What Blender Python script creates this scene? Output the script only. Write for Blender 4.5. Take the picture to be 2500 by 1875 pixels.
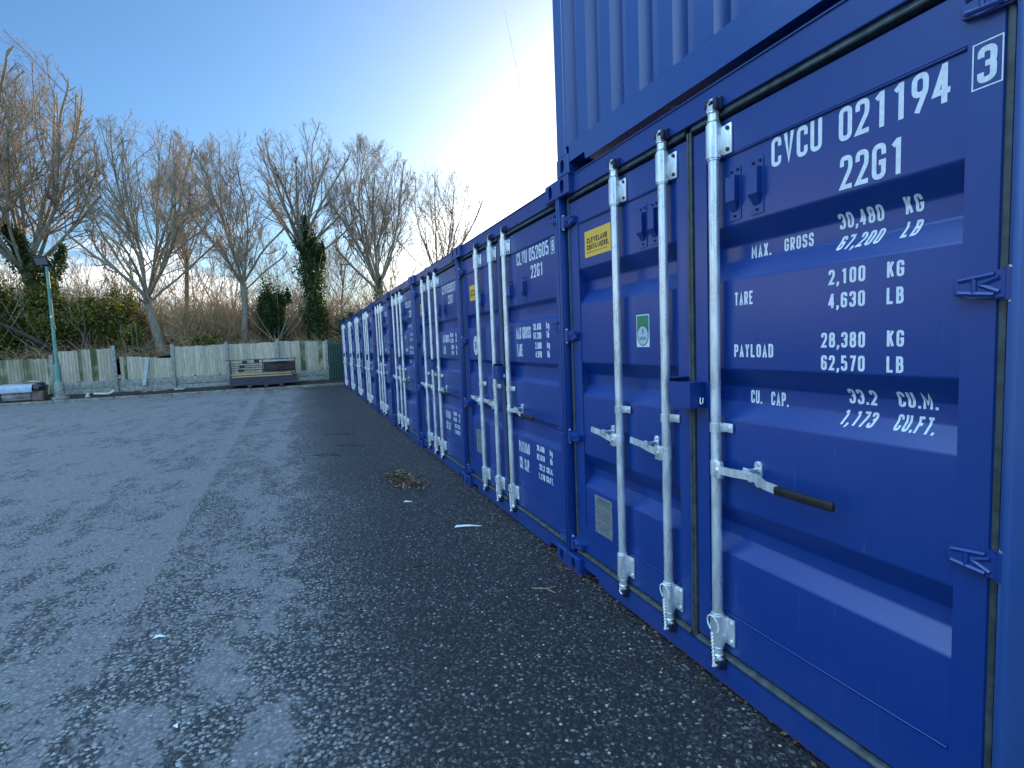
import bpy, bmesh, math, random
import numpy as np
from mathutils import Vector, Matrix

for o in list(bpy.data.objects):
    bpy.data.objects.remove(o)
scene = bpy.context.scene
col = scene.collection
R = math.radians

# ------------------------------------------------------------------ camera
cam_d = bpy.data.cameras.new('camera')
cam_d.sensor_fit = 'HORIZONTAL'
cam_d.sensor_width = 36
cam_d.lens = 36 * 1303.0 / 2500
cam_d.clip_start = 0.05
cam_d.clip_end = 20000
cam = bpy.data.objects.new('camera', cam_d)
col.objects.link(cam)
cr, cu, cf = Vector((0.3689, 0.9287, -0.0391)), Vector((-0.0596, 0.0656, 0.9961)), Vector((-0.9276, 0.3651, -0.0796))
m = Matrix((cr, cu, -cf)).transposed().to_4x4()
m.translation = Vector((3.1835, -1.6122, 1.5643))
cam.matrix_world = m
scene.camera = cam

# ------------------------------------------------------------------ sky and sun
SUN_EL = 10.0
sd = Vector((-0.74, 0.67))
SUN_ROT = math.atan2(sd.x, sd.y)          # measured from +Y towards +X
world = bpy.data.worlds.new('World')
scene.world = world
world.use_nodes = True
wn, wl = world.node_tree.nodes, world.node_tree.links
wn.clear()
def N(t, **k):
    n = wn.new(t)
    for a, b in k.items():
        setattr(n, a, b)
    return n
sky = N('ShaderNodeTexSky', sky_type='NISHITA', sun_disc=False)
sky.sun_elevation = R(SUN_EL)
sky.sun_rotation = SUN_ROT
sky.altitude = 20
sky.air_density = 1.0
sky.dust_density = 2.6
sky.ozone_density = 3.5
wtc = N('ShaderNodeTexCoord')
wmap = N('ShaderNodeMapping')
wmap.inputs['Scale'].default_value = (1.0, 1.0, 4.5)
wno = N('ShaderNodeTexNoise')
wno.inputs['Scale'].default_value = 2.3
wno.inputs['Detail'].default_value = 8
wno.inputs['Roughness'].default_value = 0.56
wl.new(wtc.outputs['Generated'], wmap.inputs['Vector'])
wl.new(wmap.outputs['Vector'], wno.inputs['Vector'])
sep = N('ShaderNodeSeparateXYZ')
wl.new(wtc.outputs['Generated'], sep.inputs[0])
# clouds lie in a bank low in the sky, thinning out upward
band = N('ShaderNodeMapRange')
band.inputs['From Min'].default_value = 0.48
band.inputs['From Max'].default_value = 0.14
band.inputs['To Min'].default_value = -0.55
band.inputs['To Max'].default_value = 0.04
wl.new(sep.outputs['Z'], band.inputs['Value'])
add = N('ShaderNodeMath', operation='ADD')
wl.new(wno.outputs['Fac'], add.inputs[0])
wl.new(band.outputs['Result'], add.inputs[1])
cm = N('ShaderNodeMapRange', interpolation_type='SMOOTHSTEP')
cm.inputs['From Min'].default_value = 0.50
cm.inputs['From Max'].default_value = 0.72
cm.inputs['To Max'].default_value = 0.85
sdot = N('ShaderNodeVectorMath', operation='DOT_PRODUCT')
wl.new(wtc.outputs['Generated'], sdot.inputs[0])
sdot.inputs[1].default_value = Vector((sd.x * .98, sd.y * .98, .19)).normalized()
sr_ = N('ShaderNodeMapRange')
sr_.inputs['From Min'].default_value = 0.80
sr_.inputs['From Max'].default_value = 1.0
sr_.inputs['To Max'].default_value = 0.46
wl.new(sdot.outputs['Value'], sr_.inputs['Value'])
add3 = N('ShaderNodeMath', operation='ADD')
wl.new(add.outputs[0], add3.inputs[0])
wl.new(sr_.outputs['Result'], add3.inputs[1])
wl.new(add3.outputs[0], cm.inputs['Value'])
# bright lobes added to the unseen sky behind the camera, filling shaded faces
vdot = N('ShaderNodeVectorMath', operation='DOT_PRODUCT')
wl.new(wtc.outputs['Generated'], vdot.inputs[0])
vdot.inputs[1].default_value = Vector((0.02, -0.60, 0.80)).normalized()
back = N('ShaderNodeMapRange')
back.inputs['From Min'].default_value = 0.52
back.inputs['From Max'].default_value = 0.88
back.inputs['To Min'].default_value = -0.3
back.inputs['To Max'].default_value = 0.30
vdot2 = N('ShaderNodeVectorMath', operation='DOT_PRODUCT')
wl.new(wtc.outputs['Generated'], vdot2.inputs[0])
vdot2.inputs[1].default_value = Vector((0.86, 0.10, 0.50)).normalized()  # second unseen lobe, added to brighten the fence
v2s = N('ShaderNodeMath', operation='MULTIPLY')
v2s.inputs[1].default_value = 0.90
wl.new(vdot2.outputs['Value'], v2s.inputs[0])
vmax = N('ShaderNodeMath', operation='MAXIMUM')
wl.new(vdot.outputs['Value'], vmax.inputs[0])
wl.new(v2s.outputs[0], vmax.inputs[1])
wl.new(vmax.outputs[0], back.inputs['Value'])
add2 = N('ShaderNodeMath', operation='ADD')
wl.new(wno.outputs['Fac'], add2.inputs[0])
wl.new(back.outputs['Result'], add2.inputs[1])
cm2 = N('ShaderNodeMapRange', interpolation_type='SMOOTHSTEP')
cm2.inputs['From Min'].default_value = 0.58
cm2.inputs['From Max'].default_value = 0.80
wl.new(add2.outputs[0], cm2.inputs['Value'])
tint = N('ShaderNodeMix', data_type='RGBA', blend_type='MULTIPLY')
tint.inputs['Factor'].default_value = 1.0
tint.inputs['B'].default_value = (0.78, 1.02, 1.20, 1)
wl.new(sky.outputs[0], tint.inputs['A'])
tf = N('ShaderNodeMapRange', interpolation_type='SMOOTHSTEP')
tf.inputs['From Min'].default_value = 0.72
tf.inputs['From Max'].default_value = 0.98
tf.inputs['To Min'].default_value = 1.0
tf.inputs['To Max'].default_value = 0.0
wl.new(sdot.outputs['Value'], tf.inputs['Value'])
wl.new(tf.outputs['Result'], tint.inputs['Factor'])
mixw = N('ShaderNodeMix', data_type='RGBA')
mixw.inputs['B'].default_value = (12.5, 12.4, 12.2, 1)
wl.new(cm.outputs['Result'], mixw.inputs['Factor'])
wl.new(tint.outputs['Result'], mixw.inputs['A'])
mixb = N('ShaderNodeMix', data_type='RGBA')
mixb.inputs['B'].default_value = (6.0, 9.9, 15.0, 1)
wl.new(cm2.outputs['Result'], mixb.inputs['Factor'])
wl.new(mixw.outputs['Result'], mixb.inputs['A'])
bg = N('ShaderNodeBackground')
bg.inputs['Strength'].default_value = 0.12
wout = N('ShaderNodeOutputWorld')
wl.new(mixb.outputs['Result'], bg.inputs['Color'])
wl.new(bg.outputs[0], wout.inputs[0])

sun_d = bpy.data.lights.new('sun', 'SUN')
sun_d.energy = 4.6
sun_d.angle = R(0.5)
sun_d.color = (1.0, 0.80, 0.56)
sun = bpy.data.objects.new('sun', sun_d)
col.objects.link(sun)
ce = math.cos(R(SUN_EL))
to_sun = Vector((math.sin(SUN_ROT) * ce, math.cos(SUN_ROT) * ce, math.sin(R(SUN_EL))))
sun.rotation_euler = to_sun.to_track_quat('Z', 'Y').to_euler()
sun.location = (0, 0, 30)

scene.view_settings.view_transform = 'Standard'
scene.view_settings.look = 'None'
scene.view_settings.exposure = 1.12
scene.view_settings.gamma = 1.0
scene.cycles.max_bounces = 6
scene.cycles.transparent_max_bounces = 6

# ------------------------------------------------------------------ materials
def mat(name, base=(0.5, 0.5, 0.5), rough=0.5, metal=0.0, spec=0.5):
    m = bpy.data.materials.new(name)
    m.use_nodes = True
    b = m.node_tree.nodes['Principled BSDF']
    b.inputs['Base Color'].default_value = (*base, 1)
    b.inputs['Roughness'].default_value = rough
    b.inputs['Metallic'].default_value = metal
    b.inputs['Specular IOR Level'].default_value = spec
    return m, m.node_tree.nodes, m.node_tree.links, b
def node(nt, t, inp=None, **k):
    n = nt.new(t)
    for a, b in k.items():
        setattr(n, a, b)
    for a, b in (inp or {}).items():
        n.inputs[a].default_value = b
    return n
def coords(nt, ln, scale=(1, 1, 1), kind='Object'):
    tc = node(nt, 'ShaderNodeTexCoord')
    mp = node(nt, 'ShaderNodeMapping', {'Scale': scale})
    ln.new(tc.outputs[kind], mp.inputs['Vector'])
    return mp.outputs['Vector']
def noise(nt, ln, vec, scale, detail=4, rough=0.5, dist=0.0):
    n = node(nt, 'ShaderNodeTexNoise', {'Scale': scale, 'Detail': detail, 'Roughness': rough, 'Distortion': dist})
    ln.new(vec, n.inputs['Vector'])
    return n.outputs['Fac']
def ramp(nt, ln, src, a, b, lo=0.0, hi=1.0, smooth=True):
    n = node(nt, 'ShaderNodeMapRange', {'From Min': a, 'From Max': b, 'To Min': lo, 'To Max': hi})
    if smooth:
        n.interpolation_type = 'SMOOTHSTEP'
    ln.new(src, n.inputs['Value'])
    return n.outputs['Result']
def mixc(nt, ln, fac, a, b, mode='MIX'):
    n = node(nt, 'ShaderNodeMix', data_type='RGBA', blend_type=mode)
    for s, v in (('Factor', fac), ('A', a), ('B', b)):
        if hasattr(v, 'links') or hasattr(v, 'is_linked'):
            ln.new(v, n.inputs[s])
        elif isinstance(v, (int, float)):
            n.inputs[s].default_value = v
        else:
            n.inputs[s].default_value = (*v, 1)
    return n.outputs['Result']
def math_(nt, ln, op, a, b=0.0):
    n = node(nt, 'ShaderNodeMath', operation=op)
    for i, v in enumerate((a, b)):
        if hasattr(v, 'is_linked'):
            ln.new(v, n.inputs[i])
        else:
            n.inputs[i].default_value = v
    return n.outputs[0]
def bump(nt, ln, b, h, strength=0.3, dist=0.01):
    n = node(nt, 'ShaderNodeBump', {'Strength': strength, 'Distance': dist})
    ln.new(h, n.inputs['Height'])
    ln.new(n.outputs[0], b.inputs['Normal'])

def paint(name, base, dirt=0.5, rough=0.32, coat=0.28):
    m, nt, ln, b = mat(name, base, rough, 0.0, 0.58)
    b.inputs['Coat Weight'].default_value = coat
    b.inputs['Coat Roughness'].default_value = 0.30
    v = coords(nt, ln, (1, 1, 1))
    vs = coords(nt, ln, (14, 14, 0.9))
    n1 = noise(nt, ln, v, 1.7, 5, 0.6)
    n2 = noise(nt, ln, vs, 3.0, 5, 0.65)
    n3 = noise(nt, ln, v, 90, 2, 0.5)
    chalk = math_(nt, ln, 'MULTIPLY', ramp(nt, ln, n1, 0.42, 0.75), ramp(nt, ln, n2, 0.5, 0.78))
    chalk = math_(nt, ln, 'MULTIPLY', chalk, 0.45 * dirt)
    c = mixc(nt, ln, chalk, base, (0.045, 0.085, 0.22))
    # road grime near the bottom edge and small specks
    tc = node(nt, 'ShaderNodeTexCoord')
    sp = node(nt, 'ShaderNodeSeparateXYZ')
    ln.new(tc.outputs['Object'], sp.inputs[0])
    low = ramp(nt, ln, sp.outputs['Z'], 0.45, 0.02)
    low = math_(nt, ln, 'MULTIPLY', low, ramp(nt, ln, n1, 0.35, 0.7, 0.15, 0.6))
    c = mixc(nt, ln, math_(nt, ln, 'MULTIPLY', low, 0.5 * dirt), c, (0.10, 0.11, 0.13))
    spk = math_(nt, ln, 'MULTIPLY', ramp(nt, ln, n3, 0.70, 0.76), ramp(nt, ln, n1, 0.5, 0.6, 0.0, 0.5))
    c = mixc(nt, ln, spk, c, (0.03, 0.03, 0.04))
    # fine vertical scuffs, rust along the very bottom edge and at a few chips
    vsc = coords(nt, ln, (60, 60, 1.6))
    sc = math_(nt, ln, 'MULTIPLY', ramp(nt, ln, noise(nt, ln, vsc, 2.0, 3, 0.6), 0.66, 0.74), ramp(nt, ln, n1, 0.46, 0.62))
    c = mixc(nt, ln, math_(nt, ln, 'MULTIPLY', sc, 0.30 if dirt > 0 else 0.0), c, (0.12, 0.17, 0.32))
    n4 = noise(nt, ln, v, 34, 4, 0.7)
    rb = math_(nt, ln, 'MULTIPLY', ramp(nt, ln, sp.outputs['Z'], 0.040, 0.012), ramp(nt, ln, n4, 0.42, 0.62, 0.0, 1.0 if dirt > 0 else 0.0))
    rc = math_(nt, ln, 'MULTIPLY', ramp(nt, ln, n4, 0.735, 0.76), ramp(nt, ln, n2, 0.55, 0.65, 0.0, 0.9 if dirt > 0 else 0.0))
    c = mixc(nt, ln, math_(nt, ln, 'MAXIMUM', rb, rc), c, (0.075, 0.030, 0.014))
    ln.new(c, b.inputs['Base Color'])
    ln.new(ramp(nt, ln, n1, 0.25, 0.8, rough - 0.02, rough + 0.04 + 0.10 * dirt), b.inputs['Roughness'])
    bump(nt, ln, b, noise(nt, ln, v, 160, 2, 0.5), 0.05, 0.002)
    return m
BLUE = (0.0001, 0.032, 0.192)
M = {}
M['blue'] = paint('blue_container_paint', BLUE)
M['blue_top'] = paint('sky_lightened_blue_paint', (0.0010, 0.046, 0.215), 0.0, 0.26, 0.9)  # lighter, glossier copy of the blue; sky reflection partly put into its colour
M['blue_worn'] = paint('worn_blue_paint', (0.014, 0.066, 0.235), 2.4, 0.36)
def simple(name, base, rough=0.5, metal=0.0, var=0.25, scale=20, stretch=(1, 1, 1), bmp=0.0, base2=None):
    m, nt, ln, b = mat(name, base, rough, metal)
    v = coords(nt, ln, stretch)
    n = noise(nt, ln, v, scale, 5, 0.6)
    dark = base2 or tuple(x * (1 - var) for x in base)
    lite = base if base2 else tuple(min(1, x * (1 + var)) for x in base)
    ln.new(mixc(nt, ln, ramp(nt, ln, n, 0.3, 0.7), dark, lite), b.inputs['Base Color'])
    ln.new(ramp(nt, ln, n, 0.25, 0.75, max(0.03, rough - 0.08), rough + 0.1), b.inputs['Roughness'])
    if bmp:
        bump(nt, ln, b, n, bmp, 0.01)
    return m
M['galv'] = simple('galvanised_steel', (0.76, 0.80, 0.80), 0.30, 0.65, 0.20, 26, (1, 1, 0.25), 0.05)
M['rubber'] = simple('grey_rubber_gasket', (0.045, 0.060, 0.062), 0.36, 0, 0.35, 25)
M['black'] = simple('black_plastic', (0.012, 0.012, 0.013), 0.45, 0, 0.3, 30)
M['hole'] = simple('dark_cavity', (0.01, 0.01, 0.012), 0.9)
M['cam_steel'] = simple('dark_cam_keeper', (0.020, 0.028, 0.055), 0.4, 0.3)
M['white'] = simple('white_lettering', (0.68, 0.73, 0.76), 0.5, 0, 0.10, 70)
M['yellow'] = simple('yellow_sticker', (0.78, 0.46, 0.055), 0.4, 0, 0.05, 30)
M['ink'] = simple('dark_ink', (0.03, 0.03, 0.035), 0.5)
M['green_sticker'] = simple('green_sticker', (0.03, 0.20, 0.09), 0.4, 0, 0.05)
M['sticker_white'] = simple('white_sticker', (0.62, 0.68, 0.70), 0.4, 0, 0.05)
M['sticker_grey'] = simple('pale_seal', (0.40, 0.50, 0.53), 0.4, 0, 0.05)
M['seal_ink'] = simple('seal_ink', (0.04, 0.11, 0.10), 0.5)
M['plate'] = simple('etched_data_plate', (0.25, 0.28, 0.29), 0.42, 0.4, 0.2, 60)
M['plate_ink'] = simple('plate_etching', (0.11, 0.13, 0.13), 0.5, 0.2)
M['tie'] = simple('white_cable_tie', (0.75, 0.76, 0.72), 0.45)
M['rust'] = simple('rust', (0.10, 0.035, 0.015), 0.85, 0, 0.5, 50)

def asphalt():
    m, nt, ln, b = mat('asphalt', rough=0.8)
    tc = node(nt, 'ShaderNodeTexCoord')
    P = tc.outputs['Object']
    sp = node(nt, 'ShaderNodeSeparateXYZ')
    ln.new(P, sp.inputs[0])
    X, Y = sp.outputs['X'], sp.outputs['Y']
    # slightly warped stone cells
    wp = node(nt, 'ShaderNodeTexNoise', {'Scale': 30.0, 'Detail': 1.0})
    ln.new(P, wp.inputs['Vector'])
    wv = node(nt, 'ShaderNodeVectorMath', operation='MULTIPLY_ADD')
    ln.new(wp.outputs['Color'], wv.inputs[0])
    wv.inputs[1].default_value = (0.02, 0.02, 0)
    ln.new(P, wv.inputs[2])
    def cells(scale, lo, hi, keep):
        v = node(nt, 'ShaderNodeTexVoronoi', {'Scale': scale, 'Randomness': 1.0}, voronoi_dimensions='2D')
        ln.new(wv.outputs[0], v.inputs['Vector'])
        s = ramp(nt, ln, v.outputs['Distance'], hi, lo)
        rs = node(nt, 'ShaderNodeSeparateColor')
        ln.new(v.outputs['Color'], rs.inputs[0])
        k = ramp(nt, ln, rs.outputs[0], keep, keep + 0.05)
        return math_(nt, ln, 'MULTIPLY', s, k), rs.outputs[1], rs.outputs[2]
    sA, rA, rB = cells(44, 0.33, 0.43, 0.16)
    sB, rC, rD = cells(95, 0.28, 0.42, 0.25)
    stone = math_(nt, ln, 'MAXIMUM', sA, math_(nt, ln, 'MULTIPLY', sB, 0.45))
    n_big = noise(nt, ln, P, 0.55, 3, 0.6)
    n_mid = noise(nt, ln, P, 3.6, 6, 0.66, 0.3)
    n_sm = noise(nt, ln, P, 15, 5, 0.66)
    stretchv = node(nt, 'ShaderNodeMapping', {'Scale': (0.5, 2.0, 1)})
    ln.new(P, stretchv.inputs['Vector'])
    n_str = noise(nt, ln, stretchv.outputs[0], 1.6, 5, 0.6)
    # pale film of dried silt lying in patches; none on the damp strip along the containers
    f = math_(nt, ln, 'ADD', math_(nt, ln, 'MULTIPLY', n_mid, 0.52), math_(nt, ln, 'MULTIPLY', n_sm, 0.42))
    f = math_(nt, ln, 'ADD', f, math_(nt, ln, 'MULTIPLY', n_str, 0.35))
    f = math_(nt, ln, 'ADD', f, math_(nt, ln, 'MULTIPLY', n_big, 0.30))
    edge = math_(nt, ln, 'ADD', Y, math_(nt, ln, 'MULTIPLY', n_big, 1.1))
    wet = ramp(nt, ln, edge, -1.55, -0.35)
    left = ramp(nt, ln, Y, -2.0, -6.0)
    f = math_(nt, ln, 'SUBTRACT', f, math_(nt, ln, 'MULTIPLY', wet, 0.30))
    f = math_(nt, ln, 'ADD', f, math_(nt, ln, 'MULTIPLY', left, 0.035))
    # the day joint: a straight strip of smoother, silted tarmac
    jy = math_(nt, ln, 'SUBTRACT', math_(nt, ln, 'ADD', Y, 2.655), math_(nt, ln, 'MULTIPLY', X, 0.0165))
    jy = math_(nt, ln, 'ADD', jy, math_(nt, ln, 'MULTIPLY', math_(nt, ln, 'SUBTRACT', n_sm, 0.5), 0.16))
    j1 = ramp(nt, ln, jy, 0.012, -0.012)
    j2 = ramp(nt, ln, math_(nt, ln, 'ADD', jy, math_(nt, ln, 'MULTIPLY', n_mid, 0.5)), -0.12, 0.10)
    joint = math_(nt, ln, 'MULTIPLY', math_(nt, ln, 'MULTIPLY', j1, j2), ramp(nt, ln, X, 0.4, -1.6, 0.35, 1.0))
    f = math_(nt, ln, 'ADD', f, math_(nt, ln, 'MULTIPLY', joint, 0.085))
    j3 = math_(nt, ln, 'MULTIPLY', ramp(nt, ln, jy, -0.012, 0.012), ramp(nt, ln, jy, 0.45, 0.05))
    f = math_(nt, ln, 'SUBTRACT', f, math_(nt, ln, 'MULTIPLY', j3, 0.045))
    film = ramp(nt, ln, f, 0.762, 0.80)
    film2 = ramp(nt, ln, f, 0.66, 0.84)
    grime = mixc(nt, ln, n_mid, (0.007, 0.009, 0.009), (0.022, 0.025, 0.026))
    scol = mixc(nt, ln, rA, (0.07, 0.078, 0.082), (0.44, 0.455, 0.44))
    stone_w = math_(nt, ln, 'MULTIPLY', stone, ramp(nt, ln, rC, 0.0, 1.0, 0.55, 1.0))
    sparse = ramp(nt, ln, rC, 0.72, 0.90, 0.12, 0.55)
    wmix = node(nt, 'ShaderNodeMix', {'A': 1.0}, data_type='FLOAT')
    ln.new(wet, wmix.inputs['Factor']); ln.new(sparse, wmix.inputs['B'])
    stone_w = math_(nt, ln, 'MULTIPLY', stone_w, wmix.outputs['Result'])
    grime = mixc(nt, ln, wet, grime, (0.009, 0.010, 0.011))
    c = mixc(nt, ln, stone_w, grime, scol)
    silt = mixc(nt, ln, n_sm, (0.110, 0.106, 0.108), (0.225, 0.212, 0.208))
    silt = mixc(nt, ln, math_(nt, ln, 'MULTIPLY', stone, 0.45), silt, (0.27, 0.29, 0.30))
    c = mixc(nt, ln, math_(nt, ln, 'MULTIPLY', film2, 0.30), c, silt)
    c = mixc(nt, ln, math_(nt, ln, 'MULTIPLY', film, 0.72), c, silt)
    # a few bright chips
    ch = node(nt, 'ShaderNodeTexVoronoi', {'Scale': 9.0, 'Randomness': 1.0}, voronoi_dimensions='2D')
    ln.new(P, ch.inputs['Vector'])
    chm = ramp(nt, ln, ch.outputs['Distance'], 0.07, 0.045)
    rs = node(nt, 'ShaderNodeSeparateColor')
    ln.new(ch.outputs['Color'], rs.inputs[0])
    chm = math_(nt, ln, 'MULTIPLY', chm, ramp(nt, ln, rs.outputs[0], 0.62, 0.66))
    c = mixc(nt, ln, math_(nt, ln, 'MULTIPLY', chm, 0.8), c, (0.50, 0.51, 0.48))
    ln.new(c, b.inputs['Base Color'])
    ro = math_(nt, ln, 'SUBTRACT', 0.74, math_(nt, ln, 'MULTIPLY', wet, 0.10))
    ln.new(ro, b.inputs['Roughness'])
    h = math_(nt, ln, 'MULTIPLY', stone, math_(nt, ln, 'SUBTRACT', 1.0, math_(nt, ln, 'MULTIPLY', film, 0.8)))
    h = math_(nt, ln, 'ADD', h, math_(nt, ln, 'MULTIPLY', n_sm, 0.5))
    bump(nt, ln, b, h, 0.7, 0.006)
    return m
M['asphalt'] = asphalt()
M['soil'] = simple('dark_soil', (0.035, 0.024, 0.018), 0.95, 0, 0.5, 6, bmp=0.6, base2=(0.008, 0.007, 0.007))
M['bank'] = simple('leaf_littered_bank', (0.13, 0.085, 0.045), 0.95, 0, 0.5, 5, bmp=0.8, base2=(0.03, 0.022, 0.012))
M['field'] = simple('rough_ground', (0.07, 0.075, 0.04), 0.95, 0, 0.4, 0.5)
M['concrete'] = simple('weathered_concrete', (0.34, 0.345, 0.30), 0.85, 0, 0.3, 9, bmp=0.3, base2=(0.17, 0.18, 0.14))
M['kerb'] = simple('kerb_concrete', (0.30, 0.29, 0.24), 0.85, 0, 0.3, 8, bmp=0.3, base2=(0.13, 0.13, 0.10))
M['green_paint'] = simple('faded_green_paint', (0.17, 0.33, 0.27), 0.5, 0, 0.2, 5, (1, 1, 0.4), base2=(0.07, 0.20, 0.155))
M['gate_green'] = simple('dark_green_gate_paint', (0.020, 0.075, 0.055), 0.5, 0, 0.3, 8)
M['lens'] = simple('floodlight_panel', (0.13, 0.14, 0.14), 0.25, 0, 0.05)
M['timber'] = simple('pale_sawn_timber', (0.46, 0.31, 0.14), 0.7, 0, 0.2, 12, (1, 0.2, 1))
M['old_timber'] = simple('old_dark_timber', (0.055, 0.040, 0.032), 0.85, 0, 0.4, 12, (1, 0.2, 1))
M['grey_deck'] = simple('grey_blue_decking', (0.038, 0.040, 0.055), 0.6, 0, 0.35, 14, (1, 0.2, 1))
M['grey_timber'] = simple('silvered_plank', (0.40, 0.42, 0.39), 0.8, 0, 0.25, 10, (3, 3, 0.4))
M['sheet_metal'] = simple('pale_sheet_metal', (0.32, 0.37, 0.40), 0.4, 0.3, 0.2, 6)
M['pvc'] = simple('off_white_plastic', (0.60, 0.52, 0.47), 0.45, 0, 0.15, 10)
M['tank_blue'] = simple('blue_film_sheet', (0.26, 0.34, 0.46), 0.3, 0, 0.35, 6, base2=(0.40, 0.46, 0.50))
M['tank_grey'] = simple('dirty_plastic_tub', (0.36, 0.33, 0.30), 0.6, 0, 0.3, 5, base2=(0.12, 0.11, 0.10))
M['bag'] = simple('black_bin_bag', (0.010, 0.016, 0.020), 0.25, 0, 0.3, 12, bmp=0.6)
M['card'] = simple('stained_cardboard', (0.16, 0.11, 0.085), 0.85, 0, 0.3, 8)
M['paper'] = simple('paper_scrap', (0.68, 0.74, 0.72), 0.6, 0, 0.08, 20)
M['brick'] = simple('red_brick', (0.30, 0.14, 0.085), 0.85, 0, 0.25, 3)
M['roof'] = simple('weathered_tile_roof', (0.13, 0.085, 0.065), 0.85, 0, 0.25, 3)
M['window'] = simple('window_glass', (0.05, 0.07, 0.09), 0.1)
M['frame_white'] = simple('white_window_frame', (0.65, 0.66, 0.64), 0.5)
def bark(name, a, b2, sc=8):  # a darker, b2 lighter
    m, nt, ln, b = mat(name, rough=0.9)
    v = coords(nt, ln, (1, 1, 0.3))
    n = noise(nt, ln, v, sc, 6, 0.7)
    ln.new(mixc(nt, ln, ramp(nt, ln, n, 0.3, 0.7), a, b2), b.inputs['Base Color'])
    bump(nt, ln, b, n, 0.5, 0.02)
    return m
M['bark'] = bark('grey_bark', (0.15, 0.125, 0.085), (0.30, 0.265, 0.19))
M['twig'] = bark('twig_bark', (0.20, 0.145, 0.09), (0.42, 0.32, 0.20), 2)
M['twig_brown'] = bark('bramble_stem', (0.26, 0.17, 0.085), (0.60, 0.42, 0.22), 3)
def leaf(name, c1, c2, sc=3.0, trans=0.5):
    m = bpy.data.materials.new(name)
    m.use_nodes = True
    nt, ln = m.node_tree.nodes, m.node_tree.links
    b = nt['Principled BSDF']
    at = node(nt, 'ShaderNodeAttribute', attribute_name='tone')
    c = mixc(nt, ln, at.outputs['Fac'], c1, c2)
    ln.new(c, b.inputs['Base Color'])
    b.inputs['Roughness'].default_value = 0.45
    t = node(nt, 'ShaderNodeBsdfTranslucent')
    ln.new(mixc(nt, ln, 1.0, c, (1.6, 1.5, 0.7), 'MULTIPLY'), t.inputs['Color'])
    mx = node(nt, 'ShaderNodeMixShader', {'Fac': trans})
    ln.new(b.outputs[0], mx.inputs[1])
    ln.new(t.outputs[0], mx.inputs[2])
    out = [n for n in nt if n.type == 'OUTPUT_MATERIAL'][0]
    ln.new(mx.outputs[0], out.inputs['Surface'])
    return m
M['ivy'] = leaf('ivy_leaves', (0.018, 0.040, 0.014), (0.085, 0.130, 0.030))
M['holly'] = leaf('evergreen_leaves', (0.026, 0.052, 0.012), (0.40, 0.36, 0.075))
M['litter'] = leaf('dead_leaves', (0.055, 0.028, 0.014), (0.30, 0.18, 0.08), 3, 0.15)
def boards():
    m, nt, ln, b = mat('weathered_fence_boards', rough=0.85)
    at = node(nt, 'ShaderNodeAttribute', attribute_name='tone')
    ms = node(nt, 'ShaderNodeAttribute', attribute_name='moss')
    v = coords(nt, ln, (1, 1, 0.12))
    vo = coords(nt, ln, (1, 1, 0.5))
    n = noise(nt, ln, v, 26, 6, 0.7)
    n2 = noise(nt, ln, vo, 2.4, 4, 0.6)
    c = mixc(nt, ln, ramp(nt, ln, n, 0.25, 0.75), (0.36, 0.31, 0.205), (0.72, 0.63, 0.46))
    c = mixc(nt, ln, math_(nt, ln, 'MULTIPLY', at.outputs['Fac'], 0.55), c, (0.22, 0.21, 0.16))
    moss = math_(nt, ln, 'MULTIPLY', ms.outputs['Fac'], ramp(nt, ln, n2, 0.25, 0.6))
    c = mixc(nt, ln, moss, c, (0.075, 0.095, 0.030))
    kn = noise(nt, ln, coords(nt, ln, (1, 1, 0.7)), 12, 2, 0.5)
    c = mixc(nt, ln, ramp(nt, ln, kn, 0.70, 0.76, 0, 0.75), c, (0.07, 0.06, 0.05))
    ln.new(c, b.inputs['Base Color'])
    bump(nt, ln, b, n, 0.4, 0.01)
    return m
M['boards'] = boards()

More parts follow.
